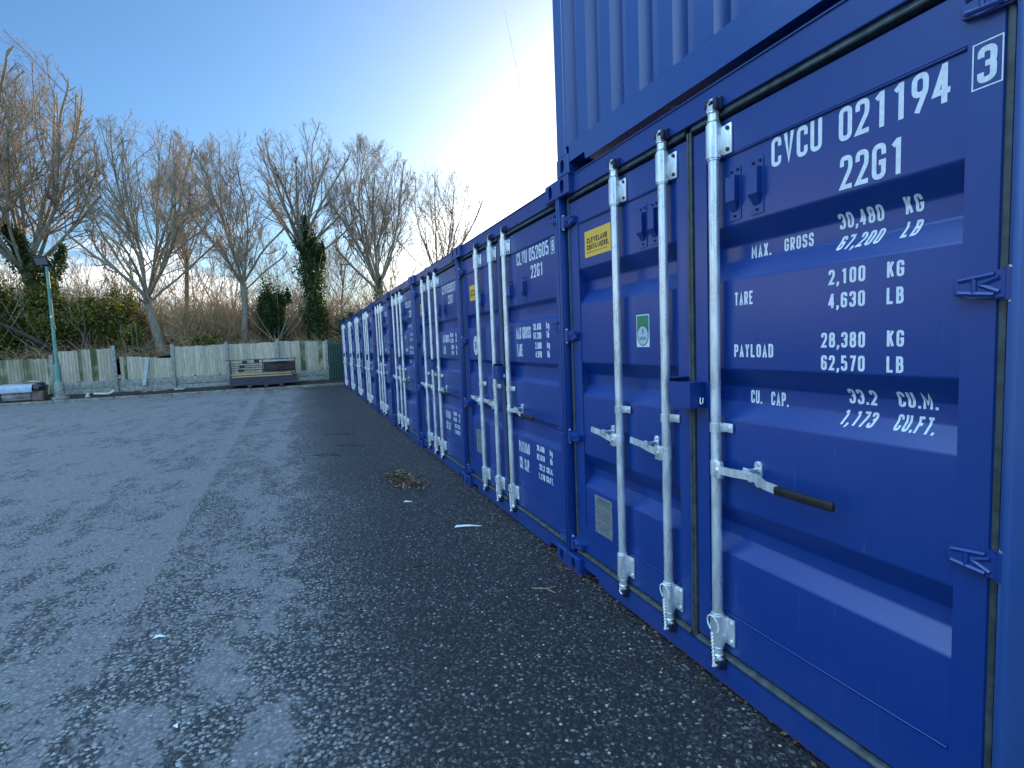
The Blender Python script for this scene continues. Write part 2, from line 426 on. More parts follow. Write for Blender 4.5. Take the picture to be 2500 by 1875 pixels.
# ------------------------------------------------------------------ helpers
def tag(o, label=None, cat=None, group=None, kind=None):
    for k, v in (('label', label), ('category', cat), ('group', group), ('kind', kind)):
        if v:
            o[k] = v
    return o
def empty(name, loc=(0, 0, 0), rz=0.0, parent=None):
    o = bpy.data.objects.new(name, None)
    o.empty_display_size = 0.2
    o.location = loc
    o.rotation_euler = (0, 0, rz)
    col.objects.link(o)
    o.parent = parent
    return o
class MB:
    def __init__(s):
        s.v, s.f, s.t = [], [], []
        s.attrs = {}
    def add(s, vs, fs):
        n = len(s.v)
        s.v += [tuple(p) for p in vs]
        s.f += [tuple(i + n for i in f) for f in fs]
        return n
    def box(s, x0, x1, y0, y1, z0, z1, bev=0.0):
        if bev > 0:
            b = min(bev, abs(x1 - x0) * .45, abs(y1 - y0) * .45, abs(z1 - z0) * .45)
            bm = bmesh.new()
            bmesh.ops.create_cube(bm, size=1)
            for v in bm.verts:
                v.co = ((x0 + x1) / 2 + v.co.x * (x1 - x0), (y0 + y1) / 2 + v.co.y * (y1 - y0), (z0 + z1) / 2 + v.co.z * (z1 - z0))
            bmesh.ops.bevel(bm, geom=bm.edges[:], offset=b, segments=2, affect='EDGES', profile=0.5)
            bm.verts.index_update()
            s.add([v.co[:] for v in bm.verts], [[v.index for v in f.verts] for f in bm.faces])
            bm.free()
            return
        vs = [(x, y, z) for x in (x0, x1) for y in (y0, y1) for z in (z0, z1)]
        s.add(vs, [(0, 1, 3, 2), (4, 6, 7, 5), (0, 4, 5, 1), (2, 3, 7, 6), (0, 2, 6, 4), (1, 5, 7, 3)])
    def obox(s, c, ax, half):                       # oriented box: centre, 3 axes, half sizes
        c = Vector(c)
        vs = [c + ax[0] * (half[0] * i) + ax[1] * (half[1] * j) + ax[2] * (half[2] * k) for i in (-1, 1) for j in (-1, 1) for k in (-1, 1)]
        s.add(vs, [(0, 1, 3, 2), (4, 6, 7, 5), (0, 4, 5, 1), (2, 3, 7, 6), (0, 2, 6, 4), (1, 5, 7, 3)])
    def tube(s, pts, rad, n=8, caps=True):
        pts = [Vector(p) for p in pts]
        if isinstance(rad, (int, float)):
            rad = [rad] * len(pts)
        base = len(s.v)
        prev = None
        for i, p in enumerate(pts):
            d = (pts[min(i + 1, len(pts) - 1)] - pts[max(i - 1, 0)])
            if d.length < 1e-9:
                d = Vector((0, 0, 1))
            d.normalize()
            if prev is None:
                a = Vector((0, 0, 1)) if abs(d.z) < 0.9 else Vector((1, 0, 0))
                u = d.cross(a).normalized()
            else:
                u = (prev - d * prev.dot(d)).normalized()
            prev = u
            w = d.cross(u)
            for k in range(n):
                a = 2 * math.pi * k / n
                s.v.append(tuple(p + (u * math.cos(a) + w * math.sin(a)) * rad[i]))
        for i in range(len(pts) - 1):
            for k in range(n):
                a, b_ = base + i * n + k, base + i * n + (k + 1) % n
                s.f.append((a, b_, b_ + n, a + n))
        if caps:
            s.f.append(tuple(base + k for k in reversed(range(n))))
            e = base + (len(pts) - 1) * n
            s.f.append(tuple(e + k for k in range(n)))
    def prism(s, poly, y0, y1):                     # polygon in (x,z), extruded in y
        n = len(poly)
        vs = [(x, y0, z) for x, z in poly] + [(x, y1, z) for x, z in poly]
        s.add(vs, [tuple(range(n)), tuple(reversed(range(n, 2 * n)))] + [(i, (i + 1) % n + 0, (i + 1) % n + n, i + n) for i in range(n)])
    def build(s, name, m, parent=None, smooth=False, fix=True):
        me = bpy.data.meshes.new(name)
        me.from_pydata(s.v, [], s.f)
        me.materials.append(M[m] if isinstance(m, str) else m)
        for an, (dom, vals) in s.attrs.items():
            at = me.attributes.new(an, 'FLOAT', dom)
            at.data.foreach_set('value', vals)
        if fix:
            bm = bmesh.new()
            bm.from_mesh(me)
            bmesh.ops.recalc_face_normals(bm, faces=bm.faces)
            bm.to_mesh(me)
            bm.free()
        if smooth is True:
            me.shade_smooth()
        elif smooth:
            me.shade_smooth()
            me.set_sharp_from_angle(angle=R(smooth))
        o = bpy.data.objects.new(name, me)
        col.objects.link(o)
        o.parent = parent
        return o
def copy_tree(o, parent=None, skip=()):
    c = o.copy()
    col.objects.link(c)
    c.parent = parent
    for ch in list(o.children):
        if ch.name.split('.')[0] not in skip:
            copy_tree(ch, c, skip)
    return c

# ------------------------------------------------------------------ stroke lettering
GL = {
 '0': [('c', (0, 0, 1), (1, 0, 1), (1, 1, 1), (0, 1, 1))], 'O': [('c', (0, 0, 1), (1, 0, 1), (1, 1, 1), (0, 1, 1))],
 'C': [('o', (1, .70), (1, 1, 1), (0, 1, 1), (0, 0, 1), (1, 0, 1), (1, .30))],
 'G': [('o', (1, .70), (1, 1, 1), (0, 1, 1), (0, 0, 1), (1, 0, 1), (1, .46), (.5, .46))],
 'U': [('o', (0, 1.09), (0, 0, 1), (1, 0, 1), (1, 1.09))], 'V': [('o', (0, 1.09), (.5, 0), (1, 1.09))],
 '1': [('o', (.66, -.09), (.66, 1.06)), ('o', (.12, .84), (.66, 1.0))],
 '2': [('o', (0, .72), (0, 1, 1), (1, 1, 1), (1, .60, .6), (0, 0), (1.2, 0))],
 '3': [('o', (0, .74), (0, 1, 1), (1, 1, 1), (1, .52, 1), (.35, .52)), ('o', (.35, .52), (1, .52, 1), (1, 0, 1), (0, 0, 1), (0, .26))],
 '4': [('o', (.72, -.09), (.72, 1.06)), ('o', (.72, 1.0), (-.02, .25), (1.2, .25))],
 '5': [('o', (1, 1), (.04, 1), (.04, .58), (1, .60, 1), (1, 0, 1), (0, 0, 1), (0, .24))],
 '6': [('o', (1, .76), (1, 1, 1), (0, 1, 1), (0, .28)), ('c', (0, 0, 1), (1, 0, 1), (1, .56, 1), (0, .56, 1))],
 '7': [('o', (-.1, 1), (1, 1), (.35, -.09))],
 '8': [('c', (0, 0, 1), (1, 0, 1), (1, .52, 1), (0, .52, 1)), ('c', (.05, .53, 1), (.95, .53, 1), (.95, 1, 1), (.05, 1, 1))],
 '9': [('o', (.25, -.09), (1, .52, .4), (1, .8)), ('c', (0, .44, 1), (1, .44, 1), (1, 1, 1), (0, 1, 1))],
 'A': [('o', (0, -.09), (.5, 1), (1, -.09)), ('o', (.22, .28), (.78, .28))],
 'B': [('c', (0, 0), (1, 0, 1), (1, .53, 1), (0, .53)), ('c', (0, .53), (.92, .53, 1), (.92, 1, 1), (0, 1))],
 'D': [('c', (0, 0), (1, 0, 1), (1, 1, 1), (0, 1))], 'E': [('o', (1.1, 1), (0, 1), (0, 0), (1.1, 0)), ('o', (0, .52), (.9, .52))],
 'F': [('o', (1.1, 1), (0, 1), (0, -.09)), ('o', (0, .52), (.9, .52))], 'I': [('o', (.5, -.09), (.5, 1.09))],
 'K': [('o', (0, -.09), (0, 1.09)), ('o', (1, 1.05), (.05, .42)), ('o', (.35, .62), (1, -.05))],
 'L': [('o', (0, 1.09), (0, 0), (1.1, 0))], 'M': [('o', (0, -.09), (0, 1), (.5, .3), (1, 1), (1, -.09))],
 'N': [('o', (0, -.09), (0, 1), (1, 0), (1, 1.09))], 'P': [('o', (0, -.09), (0, 1.09)), ('o', (0, 1), (1, 1, 1), (1, .46, 1), (0, .46))],
 'R': [('o', (0, -.09), (0, 1.09)), ('o', (0, 1), (1, 1, 1), (1, .48, 1), (0, .48)), ('o', (.45, .46), (1.05, -.07))],
 'S': [('o', (1, .72), (1, 1, 1), (0, 1, 1), (0, .54, 1), (1, .50, 1), (1, 0, 1), (0, 0, 1), (0, .28))],
 'T': [('o', (-.15, 1), (1.15, 1)), ('o', (.5, 1), (.5, -.09))], 'X': [('o', (0, -.07), (1, 1.07)), ('o', (0, 1.07), (1, -.07))],
 'Y': [('o', (0, 1.07), (.5, .45), (1, 1.07)), ('o', (.5, .45), (.5, -.09))],
 'k': [('o', (0, -.09), (0, 1.09)), ('o', (1, .72), (.05, .3)), ('o', (.35, .45), (1, -.05))],
 'l': [('o', (.4, -.09), (.4, 1.09))], 'b': [('o', (0, 1.09), (0, -.09)), ('o', (0, 0), (1, 0, 1), (1, .66, 1), (0, .66))],
 'g': [('c', (0, .05, 1), (1, .05, 1), (1, .7, 1), (0, .7, 1)), ('o', (1, .7), (1, -.3, 1), (.1, -.3))],
}
def fillet(path, closed, r, sc):
    pts = [Vector((p[0] * sc[0], p[1] * sc[1])) for p in path]
    rr = [(p[2] if len(p) > 2 else 0) * r for p in path]
    out = []
    n = len(pts)
    for i in range(n):
        if rr[i] == 0 or (not closed and i in (0, n - 1)):
            out.append(pts[i])
            continue
        a, b, c = pts[i - 1], pts[i], pts[(i + 1) % n]
        u, w = (a - b), (c - b)
        q = min(rr[i], u.length * .499, w.length * .499)
        p0, p1 = b + u.normalized() * q, b + w.normalized() * q
        for k in range(5):
            t = k / 4
            out.append(p0 * (1 - t) ** 2 + b * 2 * t * (1 - t) + p1 * t * t)
    return out
def stroke_text(txt, x0, z0, h, w=0.42, adv=0.53, sw=0.15, shear=0.0, space=0.45, level=0):
    """flat ribbons: list of (verts2d, faces, level)"""
    res = []
    x = 0.0
    lv = level
    for chh in txt:
        if chh == ' ':
            x += space
            continue
        if chh in '.,':
            pts = [(x, 0), (x + sw, 0), (x + sw, sw), (x, sw)]
            if chh == ',':
                pts = [(x - .02, -.14), (x + .07, -.14), (x + sw, .0), (x + sw, sw), (x, sw), (x, 0)]
            res.append(([(a * h, b * h) for a, b in pts], [tuple(range(len(pts)))], lv))
            x += sw + .12
            continue
        lv = level
        ww = w * (1.25 if chh == 'M' else (0.6 if chh == 'l' else 1))
        for st in GL[chh]:
            closed = st[0] == 'c'
            P = fillet(st[1:], closed, (w - sw) * .5 * 1.15, (ww - sw, 1 - sw))
            P = [p + Vector((x + sw / 2, sw / 2)) for p in P]
            Q = [P[0]]
            for p in P[1:]:
                if (p - Q[-1]).length > 1e-4:
                    Q.append(p)
            if closed and (Q[0] - Q[-1]).length < 1e-4:
                Q.pop()
            P = Q
            n = len(P)
            L, Rr = [], []
            for i in range(n):
                d0 = (P[i] - P[i - 1]) if (i > 0 or closed) else (P[1] - P[0])
                d1 = (P[(i + 1) % n] - P[i]) if (i < n - 1 or closed) else d0
                d0, d1 = d0.normalized(), d1.normalized()
                n0 = Vector((-d0.y, d0.x))
                n1 = Vector((-d1.y, d1.x))
                mm = (n0 + n1)
                mm = mm.normalized() if mm.length > 1e-6 else n0
                k = min(1 / max(mm.dot(n0), .3), 1.8)
                L.append(P[i] + mm * (sw / 2 * k))
                Rr.append(P[i] - mm * (sw / 2 * k))
            V = [(p.x * h, p.y * h) for p in L + Rr]
            F = [(i, (i + 1) % n, (i + 1) % n + n, i + n) for i in range(n if closed else n - 1)]
            res.append((V, F, lv))
            lv += 1
        x += ww + (adv - w)
    W = (x - (adv - w)) * h
    out = []
    for V, F, l in res:
        out.append(([(x0 + a + shear * b, z0 + b) for a, b in V], F, l))
    return out, W
def text_mesh(items, prof, creases, off=0.0012):
    """items: [(verts2d, faces, level)] laid on the surface y = prof(z)"""
    bm = bmesh.new()
    for V, F, l in items:
        vs = [bm.verts.new((a, -l * 0.00012, b)) for a, b in V]
        for f in F:
            try:
                bm.faces.new([vs[i] for i in f])
            except ValueError:
                pass
    for z in creases:
        g = bm.verts[:] + bm.edges[:] + bm.faces[:]
        bmesh.ops.bisect_plane(bm, geom=g, plane_co=(0, 0, z), plane_no=(0, 0, 1))
    mb = MB()
    bm.verts.index_update()
    mb.v = [(v.co.x, prof(v.co.z) - off + v.co.y, v.co.z) for v in bm.verts]
    mb.f = [tuple(v.index for v in f.verts) for f in bm.faces]
    bm.free()
    return mb
def block(rows, **k):
    out = []
    sep_ = k.pop('sep_', False)
    for i, row in enumerate(rows):
        t, x, z, h = row[:4]
        kk = dict(k)
        if len(row) > 4:
            kk.update(row[4])
        fit = kk.pop('fit', None)
        it, W = stroke_text(t, x, z, h, level=0, **kk)
        if fit:
            s_ = fit / W
            it = [([((a - x) * s_ + x, b) for a, b in V], F, l) for V, F, l in it]
        out += [it] if sep_ else it
    return out

# ------------------------------------------------------------------ shipping containers
W, H, D = 2.432, 2.591, 6.058
YF, YP = 0.056, 0.0605
def make_prof(troughs, depth):
    cr = []
    for t in troughs:
        for q in t:
            cr += [q + e for e in BEND]
    def prof(z):
        if z > 2.286 or z < 0.333:
            return YF
        return sum(prof0(z + e) for e in (-.005, -.0025, 0, .0025, .005)) / 5
    def prof0(z):
        for a, b, c, d in troughs:
            if d <= z <= a:
                if z > b:
                    return YP + depth * (a - z) / (a - b)
                if z >= c:
                    return YP + depth
                return YP + depth * (z - d) / (c - d)
        return YP
    return prof, cr
BEND = (.006, .0036, .0012, -.0012, -.0036, -.006)
TA = [(2.000, 1.925, 1.859, 1.782), (1.414, 1.338, 1.271, 1.202), (0.823, 0.733, 0.675, 0.613)]
TB = [(1.857, 1.827, 1.733, 1.711), (1.391, 1.364, 1.262, 1.236), (0.955, 0.915, 0.810, 0.774)]

def casting(mb, x0, y0, z0, w=0.162, d=0.178, h=0.118, flip=1):
    """box with an oval hole in its front face"""
    cx, cz = x0 + w / 2, z0 + h / 2
    y1 = y0 + d * flip
    n = 20
    inner, outer, deep = [], [], []
    for k in range(n):
        a = 2 * math.pi * k / n
        ca, sa = math.cos(a), math.sin(a)
        inner.append((cx + 0.026 * ca, y0, cz + 0.030 * sa + 0.012 * (1 if sa > 0 else -1)))
        t = min((w / 2) / max(abs(ca), 1e-6), (h / 2) / max(abs(sa), 1e-6))
        outer.append([cx + t * ca, y0, cz + t * sa])
        deep.append((inner[-1][0], y0 + 0.05 * flip, inner[-1][2]))
    for sx in (-1, 1):
        for sz in (-1, 1):
            c = (cx + sx * w / 2, cz + sz * h / 2)
            j = min(range(n), key=lambda i: (outer[i][0] - c[0]) ** 2 + (outer[i][2] - c[1]) ** 2)
            outer[j] = [c[0], y0, c[1]]
    b = 0.006
    rim = [(cx + (p[0] - cx) * (1 - b / (w / 2)), y0, cz + (p[2] - cz) * (1 - b / (h / 2))) for p in outer]
    side = [(p[0], y0 + b * flip, p[2]) for p in outer]
    back = [(p[0], y1, p[2]) for p in outer]
    base = mb.add(inner + rim + side + back + deep, [])
    for k in range(n):
        k2 = (k + 1) % n
        for q in range(3):
            mb.f.append((base + q * n + k, base + q * n + k2, base + (q + 1) * n + k2, base + (q + 1) * n + k))
        mb.f.append((base + k, base + k2, base + 4 * n + k2, base + 4 * n + k))
    mb.f.append(tuple(base + 3 * n + k for k in range(n)))
    mb.f.append(tuple(base + 4 * n + k for k in range(n)))

def corrugated(axis, length, h, pitch=0.278, depth=0.036, flat=0.072, slope=0.068, start=0.0):
    pts = [(0, 0)]
    x = start
    if start > 0:
        pts.append((start, 0))
    while x + pitch < length:
        pts += [(x + slope, depth), (x + pitch - flat - slope, depth), (x + pitch - flat, 0), (x + pitch, 0)]
        x += pitch
    pts.append((length, 0))
    return pts

def shell(root, pm='blue'):
    """everything of a container but its door end"""
    for x0 in (0.0, W - 0.162):
        for z0 in (0.0, H - 0.118):
            mb = MB(); casting(mb, x0, 0, z0); mb.build('corner_casting', pm, root)
            mb = MB(); casting(mb, x0, D, z0, flip=-1); mb.build('corner_casting', pm, root)
    prof = corrugated('y', D - 0.36, 2.3)
    for s, x0 in ((1, 0.012), (-1, W - 0.012)):
        mb = MB()
        vs, fs = [], []
        for a, b in prof:
            vs += [(x0 + b * s, 0.18 + a, 0.17), (x0 + b * s, 0.18 + a, 2.475)]
        fs = [(2 * i, 2 * i + 2, 2 * i + 3, 2 * i + 1) for i in range(len(prof) - 1)]
        mb.add(vs, fs)
        xa, xb = sorted((x0, x0 + 0.06 * s))
        mb.box(xa, xb, 0.18, D - 0.18, 0.02, 0.17)
        mb.box(xa, xb, 0.18, D - 0.18, 2.475, 2.555)
        mb.build('side_wall', pm, root, fix=False)
    mb = MB(); mb.box(0.04, W - 0.04, 0.16, D - 0.16, 2.56, 2.575); mb.build('roof', pm, root)
    mb = MB(); mb.box(0.075, W - 0.075, 0.16, D - 0.16, 0.10, 0.16); mb.build('floor', 'black', root)
    # rear: posts, rails
    for x0 in (0.0, W - 0.10):
        mb = MB(); mb.box(x0, x0 + 0.10, D - 0.12, D - 0.004, 0.118, 2.473, 0.006); mb.build('corner_post', pm, root)

def front_wall(root, y0=0.008, mirror=False, pm='blue'):
    f = (lambda y: D - y) if mirror else (lambda y: y)
    xs = [(0.118, 0)]
    for a, b in ((.141, .298), (.400, .551), (.652, .803), (.904, 1.055), (1.156, 1.307), (1.408, 1.559), (1.660, 1.811), (1.912, 2.063), (2.164, 2.291)):
        xs += [(a, 0), (a + .030, .060), (b - .030, .060), (b, 0)]
    xs.append((W - 0.118, 0))
    mb = MB()
    vs = []
    for a, b in xs:
        vs += [(a, f(y0 + b), 0.165), (a, f(y0 + b), 2.475)]
    mb.add(vs, [(2 * i, 2 * i + 2, 2 * i + 3, 2 * i + 1) for i in range(len(xs) - 1)])
    mb.build('end_wall', pm, root, fix=False)
    mb = MB()
    ya, yb = sorted((f(y0 + 0.0005), f(y0 + 0.09)))
    mb.prism([(0.163, 0.165), (0.163, 0.064), (0.348, 0.064), (0.362, 0.020), (W - .362, 0.020), (W - .348, 0.064), (W - .163, 0.064), (W - .163, 0.165)], ya, yb)
    mb.build('bottom_rail', pm, root)
    mb = MB()
    mb.box(0.163, W - .163, ya, yb, 2.475, 2.58, 0.004)
    mb.build('top_rail', pm, root)

# ---- the container stacked on top: blank corrugated end towards the yard
top = empty('stacked_container', (0.006, 0.004, 2.5925))
shell(top, 'blue_top')
front_wall(top, pm='blue_top')
for x0 in (0.0, W - 0.1185):
    mb = MB(); mb.box(x0, x0 + 0.1185, 0.0065, 0.12, 0.118, 2.473, 0.008); mb.build('corner_post', 'blue_top', top)
for z in (0.02, 2.48):
    mb = MB(); mb.box(0.17, W - 0.17, D - 0.10, D - 0.004, z, z + 0.10, 0.004); mb.build('end_rail', 'blue_top', top)
mb = MB(); mb.box(0.11, W - 0.11, D - 0.09, D - 0.05, 0.12, 2.48); mb.build('back_wall', 'blue_top', top)
tag(top, 'blue corrugated container stacked on top of the nearest container, end wall to the yard', 'container')

# ---- one container with its door end and all fittings
def door(root, side, prof, troughs, depth):
    if side == 'L':
        x0, x1, xa, xb = 0.070, 1.195, 0.175, 1.117
    else:
        x0, x1, xa, xb = 1.235, 2.362, 1.315, 2.280
    mb = MB()
    zt, zb = 2.430, 0.162
    # pressed panel
    zs = [2.286]
    for t in troughs:
        for q in t:
            zs += [q + e for e in BEND]
    zs.append(0.333)
    P = []
    for z in zs:
        P.append((prof(min(max(z, .3331), 2.2859)), z))
    vs = []
    for y, z in P:
        vs += [(xa, y, z), (xb, y, z)]
    mb.add(vs, [(2 * i, 2 * i + 1, 2 * i + 3, 2 * i + 2) for i in range(len(P) - 1)])
    # trough ends
    for t in troughs:
        for x in (xa, xb):
            zz_ = [q + e for q in t for e in BEND]
            mb.add([(x, prof(z_), z_) for z_ in zz_], [tuple(range(len(zz_)))])
    # door frame members (front faces, with returns to the panel and to the rear)
    b = 0.0035
    def face(xA, xB, zA, zB):
        mb.add([(xA, YF, zA), (xB, YF, zA), (xB, YF, zB), (xA, YF, zB)], [(0, 1, 2, 3)])
    face(x0 + b, xa, zb + b, zt - b)
    face(xb, x1 - b, zb + b, zt - b)
    face(xa, xb, 2.286, zt - b)
    face(xa, xb, zb + b, 0.333)
    mb.add([(xa, YF, .333), (xa, YP, .333), (xa, YP, 2.286), (xa, YF, 2.286), (xb, YF, .333), (xb, YP, .333), (xb, YP, 2.286), (xb, YF, 2.286)],
           [(0, 1, 2, 3), (4, 5, 6, 7), (0, 4, 5, 1), (3, 7, 6, 2)])
    # rounded outer edge and rear box
    o = [(x0 + b, zb + b), (x1 - b, zb + b), (x1 - b, zt - b), (x0 + b, zt - b)]
    q = [(x0, zb), (x1, zb), (x1, zt), (x0, zt)]
    n0 = mb.add([(x, YF, z) for x, z in o] + [(x, YF + b, z) for x, z in q] + [(x, 0.132, z) for x, z in q], [])
    for k in range(4):
        k2 = (k + 1) % 4
        mb.f.append((n0 + k, n0 + k2, n0 + 4 + k2, n0 + 4 + k))
        mb.f.append((n0 + 4 + k, n0 + 4 + k2, n0 + 8 + k2, n0 + 8 + k))
    mb.f.append((n0 + 8, n0 + 9, n0 + 10, n0 + 11))
    # weld beads along the panel seams
    mb.tube([(xa + .004, YF - .0005, 2.279), (xb - .004, YF - .0005, 2.279)], 0.0035, 6)
    mb.tube([(xa + .004, YF - .0005, 0.341), (xb - .004, YF - .0005, 0.341)], 0.0035, 6)
    d = mb.build('door', 'blue', root, fix=False, smooth=28)
    # rubber gasket round the door
    g = MB()
    def strip(xA, xB, zA, zB):
        g.box(xA, xB, 0.049, 0.112, zA, zB, 0.007)
    def hstrip(xA, xB):
        for prof_ in ([(.051, 2.4745), (.038, 2.449), (.041, 2.444), (.070, 2.441), (.112, 2.441), (.112, 2.4745)],
                      [(.112, .154), (.062, .154), (.048, .149), (.040, .138), (.044, .126), (.112, .126)]):
            n_ = len(prof_)
            b0 = g.add([(xA, y_, z_) for y_, z_ in prof_] + [(xB, y_, z_) for y_, z_ in prof_], [])
            for q_ in range(n_):
                g.f.append((b0 + q_, b0 + (q_ + 1) % n_, b0 + (q_ + 1) % n_ + n_, b0 + q_ + n_))
            g.f.append(tuple(b0 + q_ for q_ in range(n_))); g.f.append(tuple(b0 + n_ + q_ for q_ in reversed(range(n_))))
    if side == 'L':
        strip(0.047, 0.067, 0.13, 2.468)
        hstrip(0.067, 1.193)
        g.box(1.198, 1.214, 0.046, 0.112, 0.128, 2.452, 0.006)
        g.box(1.2155, 1.232, 0.046, 0.112, 0.128, 2.452, 0.006)
        g.box(1.19, 1.24, 0.075, 0.11, 0.127, 2.44)
    else:
        hstrip(1.237, 2.365)
        strip(2.365, 2.385, 0.13, 2.468)
    g.build('gasket', 'rubber', d)
    # hinges
    sgn, xe = (1, 0.036) if side == 'L' else (-1, 2.397)
    for zc in ((2.315, 1.585, 0.920, 0.190) if side == 'L' else (2.370, 1.660, 0.930, 0.200)):
        h = MB()
        pts = [(xe, zc - .040), (xe + sgn * .085, zc - .032), (xe + sgn * .125, zc - .022), (xe + sgn * .128, zc + .018), (xe + sgn * .09, zc + .030), (xe, zc + .040)]
        if sgn < 0:
            pts.reverse()
        bmh = bmesh.new()
        va = [bmh.verts.new((a_, .030, b_)) for a_, b_ in pts]; vb = [bmh.verts.new((a_, .0556, b_)) for a_, b_ in pts]
        ff = bmh.faces.new(va); bmh.faces.new(list(reversed(vb)))
        for q_ in range(len(pts)):
            bmh.faces.new((va[q_], va[(q_ + 1) % len(pts)], vb[(q_ + 1) % len(pts)], vb[q_]))
        bmesh.ops.bevel(bmh, geom=list(ff.edges), offset=.007, segments=2, affect='EDGES')
        bmh.verts.index_update()
        h.add([v_.co[:] for v_ in bmh.verts], [[v_.index for v_ in f_.verts] for f_ in bmh.faces])
        bmh.free()
        for (xa_, za_), (xb_, zb_) in (((.030, .032), (.110, .020)), ((.030, -.032), (.110, -.020)), ((.075, .026), (.075, -.026)), ((.020, .022), (.062, .002)), ((.062, .002), (.020, -.024))):
            p, q_ = Vector((xe + sgn * xa_, .0300, zc + za_ * .8)), Vector((xe + sgn * xb_, .0300, zc + zb_ * .8))
            h.tube([p, q_], 0.0068, 6)
        yb_ = .030 if sgn > 0 else .046
        h.tube([(xe, yb_, zc - .040), (xe, yb_, zc + .040)], 0.018, 14)
        h.build('hinge', 'blue', d, smooth=35)
        pn = MB(); pn.tube([(xe, yb_, zc - .047), (xe, yb_, zc + .047)], 0.009, 10); pn.build('hinge_pin', 'galv', d, smooth=35)
    return d

def vent(d, xa, z0, z1, prof):
    w, mb = 0.060, MB()
    y = prof((z0 + z1) / 2 if z0 > 1.9 else z1)
    y = min(prof(z0 + .01), prof(z1 - .01), YP)
    mb.box(xa, xa + w, y - .004, y - .0005, z0, z1, .001)
    zt, zm = z1 - .042, z0 + .075
    a, b_ = xa + .006, xa + w - .006
    p = 0.030
    mb.add([(a, y - .004, zt + .004), (b_, y - .004, zt + .004), (b_, y - p, zt), (a, y - p, zt),
            (a, y - p, zm), (b_, y - p, zm), (b_ - .010, y - .005, z0 + .034), (a + .010, y - .005, z0 + .034), (a, y - .004, zm), (b_, y - .004, zm)],
           [(0, 1, 2, 3), (3, 2, 5, 4), (4, 5, 6, 7), (0, 3, 4, 8), (1, 9, 5, 2), (8, 4, 7), (9, 6, 5)])
    v = mb.build('vent', 'blue', d)
    for x, z in ((xa + .014, z1 - .018), (xa + w - .014, z1 - .016), (xa + w / 2, z0 + .017)):
        mb = MB()
        mb.tube([(x, y - .0045, z), (x, y - .009, z)], 0.0055, 6)
        mb.build('bolt', 'hole', d)

